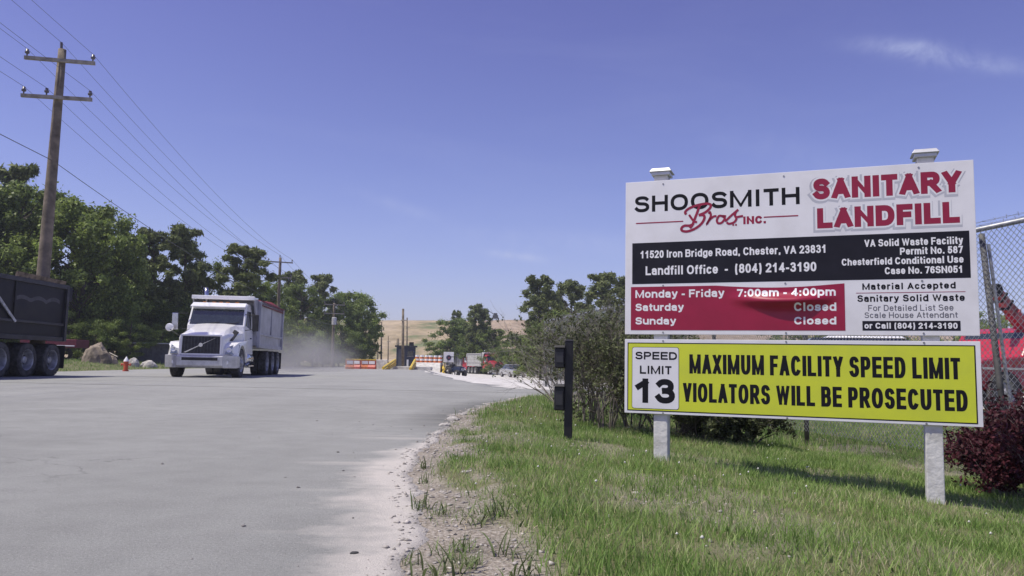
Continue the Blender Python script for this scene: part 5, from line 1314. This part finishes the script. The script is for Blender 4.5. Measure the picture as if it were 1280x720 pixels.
for i in range(6):
    P = sagline(at0[i], at1[i], .55)[:-1] + sagline(at1[i], at2[i], .75)[:-1] + sagline(at2[i], at3[i], .5)
    o = MB().tube(P, [.005 + .010 * max(0, p.y) / 108 for p in P], 4, False).build('power_line', M_wire, fix=False); tag(o, 'dark ' + wl[i], 'wire', 'wires along the row of utility poles')
lows = [(b + d * f_) for b, d, f_ in ((bb0, d0, .61), (bb1, d1, fr_t(201, 65)), (bb2, d2, .60), (bb3, d3, .66))]
P = sagline(lows[0], lows[1], .35)[:-1] + sagline(lows[1], lows[2], .5)[:-1] + sagline(lows[2], lows[3], .4)
o = MB().tube(P, [.010 + .014 * max(0, p.y) / 108 for p in P], 4, False).build('power_line', M_wire, fix=False); tag(o, 'lowest single wire, fixed halfway up the utility poles', 'wire', 'wires along the row of utility poles')
# bare service poles by the scale
for px, top, base, d, r, lb in [(503.5, 386, 460, 80, .15, 'tall bare dark pole directly before the small scale house'), (508.5, 397, 452, 120, .13, 'thinner pole just right of the tall bare pole, behind the scale house'), (476.5, 402, 458, 115, .14, 'short bare pole left of the scale house'),
                               (485, 420, 457, 125, .10, 'shortest thin pole between the short bare pole and the scale house'), (472, 428, 458, 120, .10, 'small thin pole nearest the end of the dark wood'), (497, 423, 455, 100, .2, 'stubby dark pole touching the left side of the scale house')]:
    b = Vector((gx(px, d), d, 0)); b.z = float(H(b.x, d)); t = pt(px + .4, top, d); T_ = thing('service_pole', tuple(b), lb, 'pole'); MB().tube([(0, 0, -.3), t - b], [r, r * .75], 10).build('pole', M_pole, T_, smooth=True)
    MB().box(-.3, .3, -r - .05, -r + .03, (t.z - b.z) * .80, (t.z - b.z) * .80 + .09).build('bracket', M_arm, T_)

# ------------------------------------------------------------------ scale area
M_navy = mat('dark_navy_siding', (.045, .055, .085), .6, var=.2, scale=2)
xh, dh = gx(507, 86), 86
SH = thing('scale_house', (xh, dh, 0), 'small dark blue scale house with a flat roof in the distance', 'hut', rz=.12)
for i in range(12): MB().box(-1.02, 1.02, -1.1, -1.05, .3 + i * .165, .3 + i * .165 + .155).build('siding_board', M_navy, SH)
MB().box(-1.0, 1.0, -1.05, 1.3, .0, 2.35).build('wall', M_navy, SH)
MB().box(-1.2, 1.2, -1.3, 1.5, 2.35, 2.5).build('roof', mat('dark_roof', (.05, .05, .06), .8), SH)
w = MB().box(.15, .75, -1.13, -1.1, 1.35, 1.9).build('window', M_glass, SH); MB().box(.10, .80, -1.14, -1.12, 1.30, 1.35).build('sill', M_arm, w)
MB().box(-.8, -.1, -1.12, -1.1, .3, 2.1).build('door', mat('grey_door', (.12, .12, .13), .6), SH)
MB().box(.3, .8, -.2, .3, 2.5, 2.9).build('roof_vent', M_frame, SH)
MB().box(.1, .3, -1.2, -1.15, .2, 1.0).build('notice', M_white, SH)
M_cc = mat('pale_concrete', (.60, .585, .55), .9, var=.2, scale=3)
M_or = mat('orange_plastic', (.62, .17, .05), .5, var=.2); M_yl = mat('yellow_safety_paint', (.72, .52, .06), .5, var=.15); M_rw = mat('red_barrier_plastic', (.55, .09, .06), .5, var=.2)
o = MB().box(-7.0, 1.5, -.6, 1.2, -.05, .30).build('scale_deck', M_cc, bevel=.03); o.location = (gx(520, 78) , 78, 0); tag(o, 'pale concrete scale deck in front of the small scale house', 'platform')
o = MB().hexa([(-1.9, -2.6, -.25), (1.4, -2.6, -.25), (1.4, 2.0, -.25), (-1.9, 2.0, -.25)], [(-1.6, -1.0, .72), (1.3, -1.0, .72), (1.3, 2.0, .72), (-1.6, 2.0, .72)]).build('scale_deck', M_cc, bevel=.03); o.location = (gx(536, 83), 83, 0); tag(o, 'second concrete deck under the row of striped barrels', 'platform')
def barrier(px, d, rz, m1, label, Lb=.72):
    z = float(H(gx(px, d), d)) if gx(px, d) > float(gline(np.array(d))) else 0
    T_ = thing('traffic_barrier', (gx(px, d), d, max(z, 0)), label, 'barrier', rz=rz, group='plastic barriers left of the scale house')
    MB().extr([(-.26, 0), (-.26, .18), (-.10, .40), (-.08, .82), (.08, .82), (.10, .40), (.26, .18), (.26, 0)], -Lb / 2, Lb / 2).build('body', m1, T_, bevel=.02)
    MB().box(-Lb / 2 + .08, Lb / 2 - .08, -.135, -.10, .46, .74).build('panel', M_white, T_); MB().box(-Lb / 2, Lb / 2, -.11, .11, .822, .92).build('top_rail', M_yl, T_)
for px, d, rz, m1, lb in [(437, 70, .3, M_or, 'orange barrier at the left end of the row, farthest from the scale house'), (446, 73, -.1, M_rw, 'red barrier second from the left end of the row'), (456, 74, .15, M_or, 'orange barrier in the middle of the row'),
                          (465, 74, -.1, M_rw, 'red barrier left of the pale concrete block'), (450, 88, .9, M_or, 'orange barrier set back behind the middle of the row'), (461, 96, .9, M_rw, 'red barrier set farthest back, nearest the dark trees')]:
    barrier(px, d, rz, m1, lb)
o = MB().hexa([(-.9, -.5, -.05), (.9, -.5, -.05), (.9, .5, -.05), (-.9, .5, -.05)], [(-.8, -.4, .9), (.8, -.4, .9), (.8, .4, .9), (-.8, .4, .9)]).build('concrete_block', M_cc, bevel=.04); o.location = (gx(474, 75), 75, 0); tag(o, 'pale concrete block between the barriers and the yellow guard rail', 'block')
def guard(px0, py0, px1, py1, d0, d1, label):
    A, B = pt(px0, py0, d0), pt(px1, py1, d1); b = Vector((A.x, A.y, 0)); T_ = thing('guard_rail', tuple(b), label, 'guard rail')
    for k in (0, .36): MB().tube([A - b - Vector((0, 0, k)), B - b - Vector((0, 0, k))], .14, 8).build('rail', M_yl, T_)
    for t in (0, .5, 1): P = A.lerp(B, t); MB().tube([(P.x - b.x, P.y - b.y, -.05), (P.x - b.x, P.y - b.y, P.z)], .09, 8).build('post', M_yl, T_)
guard(479, 460, 494, 450, 71, 79, 'yellow guard rail left of the scale house'); guard(513, 461, 519, 450, 73, 80, 'yellow guard rail right of the scale house'); guard(551, 452, 555, 462, 90, 80, 'yellow guard rail left of the white square sign')
BR = []
for i, px in enumerate((521, 527, 533, 538, 544, 550)):
    d = 83; T_ = thing('traffic_barrel', (gx(px, d), d, .72), ['leftmost', 'second', 'third', 'fourth', 'fifth', 'rightmost'][i] + ' orange and white striped barrel of the row right of the scale house', 'traffic barrel', group='striped barrels on the concrete deck')
    for k in range(4): MB().lathe([(k * .19, .25 - .012 * k), (k * .19 + .19, .24 - .012 * k)] + ([(k * .19 + .19, 0)] if k == 3 else []), 'z', (0, 0, 0), 14).build('band', M_or if k % 2 == 0 else M_white, T_, fix=False)
d = 84; b = Vector((gx(560.5, d), d, 0)); b.z = float(H(b.x, d)) 
SG = thing('square_sign', tuple(b), 'white square sign with a dark round emblem near the parked trucks', 'sign')
zt, zbm = pt(560, 440, d).z - b.z, pt(560, 453, d).z - b.z
MB().box(-.55, .55, -.03, .03, zbm, zt).build('board', M_white, SG, bevel=.02)
MB().lathe([(-.045, 0), (-.045, .27), (-.028, .27)], 'y', (0, 0, (zt + zbm) / 2 - .04), 20).build('emblem', mat('dark_emblem', (.05, .04, .09), .5), SG)
MB().lathe([(-.055, 0), (-.055, .10), (-.044, .10)], 'y', (0, 0, (zt + zbm) / 2 - .04), 12).build('emblem_centre', mat('dull_red', (.4, .08, .1), .5), SG)
for s in (-.4, .4): MB().box(s - .05, s + .05, .031, .09, -.2, zt - .1).build('post', M_pole, SG)
# small dark blue tractor beside the sign
x_ = gx(570, 82); z_ = float(H(x_, 82)); TR = thing('compact_tractor', (x_, 82, z_), 'dark blue compact tractor standing right of the white square sign', 'tractor', rz=.6)
M_bl = mat('dark_blue_paint', (.03, .045, .10), .4, var=.2)
MB().box(-.28, .28, -1.2, .1, .55, 1.0).build('hood', M_bl, TR, bevel=.05); MB().box(-.35, .35, .1, .9, .45, .85).build('body', M_bl, TR, bevel=.03)
MB().box(-.22, .22, .5, .9, .85, 1.25).build('seat', M_frame, TR, bevel=.04); MB().tube([(0, .1, .95), (0, .28, 1.25)], .02, 6).build('steering_column', M_frame, TR)
ro = MB(); [ro.tube([(s * .5, .85, .8), (s * .5, .85, 2.0)], .035, 6) for s in (-1, 1)]; ro.box(-.54, .54, .80, .90, 1.96, 2.04); ro.build('roll_bar', M_frame, TR)
for s in (-1, 1):
    wheel(TR, s * .55, .65, False, s, .48); wheel(TR, s * .45, -.95, False, s, .32)
MB().lathe([(-.1, .0), (-.1, .15), (.1, .15)], 'y', (0, -1.35, .7), 10).build('headlight', M_lamp, TR)

# ------------------------------------------------------------------ far side of the road on the left
M_rock = mat('brown_boulder', (.27, .225, .17), .95, var=.45, scale=2.5, bump=.7, bscale=12); M_rockw = mat('pale_boulder', (.46, .44, .40), .95, var=.35, scale=3, bump=.6)
for px, d, sx, sy, sz, m_, lb in [(119, 46, .92, .7, 1.15, M_rock, 'large brown boulder beside the red trailer behind the black truck'), (135, 47, .62, .5, .55, M_rock, 'low brown rock leaning on the right of the large boulder'), (166, 47, .40, .35, .52, M_rockw, 'rounded pale rock right of the red hydrant'), (186, 48, .55, .4, .46, M_rockw, 'flat pale rock, rightmost of the two pale rocks')]:
    x = gx(px, d); rock('boulder', (x, d, float(H(x, d)) - .05), sx, sy, sz, m_, int(px), lb, 'rock', sub=3)
x = gx(157, 37); hz = float(H(x, 37)); HY = thing('fire_hydrant', (x, 37, hz), 'orange red hydrant with a white top on the grass verge', 'hydrant')
M_hy = mat('orange_red_paint', (.50, .08, .03), .5, var=.2)
MB().lathe([(-.1, .14), (.05, .14), (.05, .10), (.42, .10), (.42, .13), (.46, .13)], 'z', n=14).build('barrel', M_hy, HY); MB().lathe([(.46, .12), (.52, .11), (.60, .06), (.66, .03), (.70, 0)], 'z', n=14).build('bonnet', M_white, HY, smooth=True)
for s in (-1, 1): MB().lathe([(0, .05), (s * .18, .05), (s * .18, .065), (s * .22, .065), (s * .22, 0)], 'x', (0, 0, .32), 10).build('outlet', M_hy, HY)
# red utility trailer
x = gx(80, 48); z = float(H(x, 48)); TL = thing('utility_trailer', (x, 48, z), 'dark red trailer with a white stripe half hidden by the black truck', 'trailer', rz=.1)
MB().box(-2.2, 1.0, -.9, .9, .75, 1.25).build('box', mat('dark_red_trailer_paint', (.13, .012, .03), .45, var=.2), TL, bevel=.03); MB().box(-2.1, .9, -.915, -.895, .84, .90).build('stripe', M_white, TL)
MB().tube([(1.0, 0, .7), (2.6, 0, .45)], .06, 8).build('drawbar', M_frame, TL)
for y in (-1, 1):
    for xx in (-1.2, -.3):
        MB().lathe([(-.1, .2), (-.1, .36), (.1, .36), (.1, .2)], 'y', (xx, y * .85, .36), 18).build('wheel', M_tyre, TL, fix=False)
# low pale roofed shed
x = gx(198, 56); z = float(H(x, 56)); SD = thing('low_shed', (x, 56, z), 'low grey shed with a thin pale roof in front of the dark trees', 'shed', rz=.15)
for i in range(16): MB().box(-2.6 + i * .325, -2.6 + i * .325 + .315, -.73, -.7, 0, 1.28).build('plank', mat('grey_siding', (.13, .13, .14), .8, var=.25, scale=3), SD)
MB().box(-2.6, 2.6, -.7, 1.4, -.1, 1.28).build('wall', mat('grey_siding', (.13, .13, .14)), SD); MB().box(-2.9, 2.9, -1.1, 1.7, 1.28, 1.36).build('roof', mat('pale_roof_sheet', (.45, .46, .46), .6, var=.2), SD)
q = MB().tube([pt(137, 441, 46), pt(147, 446, 45)], .035, 6).build('fallen_pipe', M_arm); tag(q, 'pale pipe leaning from the boulders towards the hydrant', 'pipe')

# small equipment on the hill crest
x = gx(625, 352); zc = float(hill_z(np.array(x), np.array(352.)))
EX = thing('landfill_compactor', (gx(618, 352), 352, zc), 'tiny dark machine with a raised arm on the crest of the hill', 'machine')
MB().box(-1.2, 1.2, -2, 2, .6, 2.0).build('body', M_frame, EX); MB().box(-.8, .8, -.6, .8, 2.0, 3.0).build('cab', M_frame, EX)
for s in (-1, 1): MB().box(s * 1.3 - .3, s * 1.3 + .3, -2.2, 2.2, 0, .9).build('track', M_frame, EX)
MB().tube([(0, 0, 2), (-3.5, 0, 4.2), (-6, 0, 5.2)], .16, 6).build('arm', M_frame, EX)

# ------------------------------------------------------------------ road dust and air
def volume(name, dom, dens_, col, label=None, aniso=.1):
    m = bpy.data.materials.new(name); m.use_nodes = True; n = m.node_tree.nodes; n.clear(); o = n.new('ShaderNodeOutputMaterial'); v = n.new('ShaderNodeVolumePrincipled')
    v.inputs['Color'].default_value = (*col, 1); v.inputs['Density'].default_value = dens_; v.inputs['Anisotropy'].default_value = aniso; m.node_tree.links.new(v.outputs[0], o.inputs[1]); return m, n, v
m, n, v = volume('dust', None, .0, (.90, .89, .88))
l = m.node_tree.links; tcn = n.new('ShaderNodeTexCoord'); 
vl = n.new('ShaderNodeVectorMath'); vl.operation = 'LENGTH'; l.new(tcn.outputs['Object'], vl.inputs[0])
fa = n.new('ShaderNodeMapRange'); fa.interpolation_type = 'SMOOTHSTEP'; fa.inputs[1].default_value = .98; fa.inputs[2].default_value = .1; fa.inputs[3].default_value = 0; fa.inputs[4].default_value = 1; l.new(vl.outputs['Value'], fa.inputs[0])
nz_ = n.new('ShaderNodeTexNoise'); nz_.inputs['Scale'].default_value = 2.2; nz_.inputs['Detail'].default_value = 3; l.new(tcn.outputs['Object'], nz_.inputs[0])
mr = n.new('ShaderNodeMapRange'); mr.inputs[1].default_value = .38; mr.inputs[2].default_value = .62; mr.inputs[3].default_value = .12; mr.inputs[4].default_value = 1.25; l.new(nz_.outputs[0], mr.inputs[0])
mm = n.new('ShaderNodeMath'); mm.operation = 'MULTIPLY'; l.new(fa.outputs[0], mm.inputs[0]); l.new(mr.outputs[0], mm.inputs[1])
m5 = n.new('ShaderNodeMath'); m5.operation = 'MULTIPLY'; m5.inputs[1].default_value = .13; l.new(mm.outputs[0], m5.inputs[0]); l.new(m5.outputs[0], v.inputs['Density'])
m.cycles.volume_step_rate = 1.0
import bmesh
def blob(loc, s, label):
    bm = bmesh.new(); bmesh.ops.create_icosphere(bm, subdivisions=3, radius=1); me = bpy.data.meshes.new('dust_cloud'); bm.to_mesh(me); bm.free()
    o = link('dust_cloud', me, m); o.location = loc; o.scale = s; tag(o, label, kind='stuff'); return o
blob((gx(374, 52), 52, .3), (4.4, 15, 3.7), 'thin grey road dust thrown up behind the white truck')
hz, n, v = volume('air_haze', None, .0006, (.86, .92, 1.0), aniso=.2)
hb = MB().box(-640, 640, -20, 640, -3.2, 40).build('haze', hz); tag(hb, 'pale summer haze in the air', kind='stuff')

# white clover heads dotted through the grass
rng = np.random.default_rng(12); xx = rng.uniform(-.2, 6, 380); yy = rng.uniform(2.6, 12, 380); kk = (rng.random(380) < dens(xx, yy) * .8) & (fbm(xx * 1.2, yy * 1.2, 61) > .48); xx, yy = xx[kk], yy[kk]
base = np.array([[1, 0, 0], [0, 1, 0], [-1, 0, 0], [0, -1, 0], [0, 0, 1.1], [0, 0, -1]], float) * .0075
V = base[None] * rng.uniform(.5, 1.2, (len(xx), 1, 1)) + np.stack([xx, yy, H(xx, yy) + rng.uniform(.05, .11, len(xx))], 1)[:, None]
F0 = np.array([[0, 1, 4], [1, 2, 4], [2, 3, 4], [3, 0, 4], [1, 0, 5], [2, 1, 5], [3, 2, 5], [0, 3, 5]])
o = link('clover_flowers', mesh_np('clover_flowers', V.reshape(-1, 3), ((np.arange(len(xx)) * 6)[:, None, None] + F0[None]).reshape(-1, 3)), mat('clover_white', (.62, .62, .56), .8, var=.2)); tag(o, 'small white clover heads dotted through the grass', kind='stuff')

# low broad weeds and dead thatch mixed into the grass
def wd_(x, y): return dens(x, y) * sm((fbm(x * 1.6 + 3, y * 1.6, 71) - .52) / .06)
V, Fq, rn = blades(16000, (-.4, 6), (2.3, 9), wd_, .03, .075, .016, 21, 2, .95)
o = link('ground_weeds', mesh_np('ground_weeds', V, Fq, rn), M_weed); tag(o, 'low broad leaved weeds in clumps among the grass', kind='stuff')
def th_(x, y): return np.where(x > edge(np.clip(y, -8, 21.6)) + .06, .25 + .75 * sm((fbm(x * 1.1, y * 1.1, 81) - .48) / .1), 0)
V, Fq, rn = blades(15000, (-.5, 6), (2.2, 10), th_, .03, .08, .0045, 22, 2, 1.5)
V[:, 2] = H(V[:, 0], V[:, 1]) + (V[:, 2] - H(V[:, 0], V[:, 1])) * .55
o = link('dead_grass', mesh_np('dead_grass', V, Fq, rn), mat('dead_straw', (.42, .36, .24), .9, var=.35, scale=12, rnd=.3)); tag(o, 'pale dead straw lying between the green blades', kind='stuff')
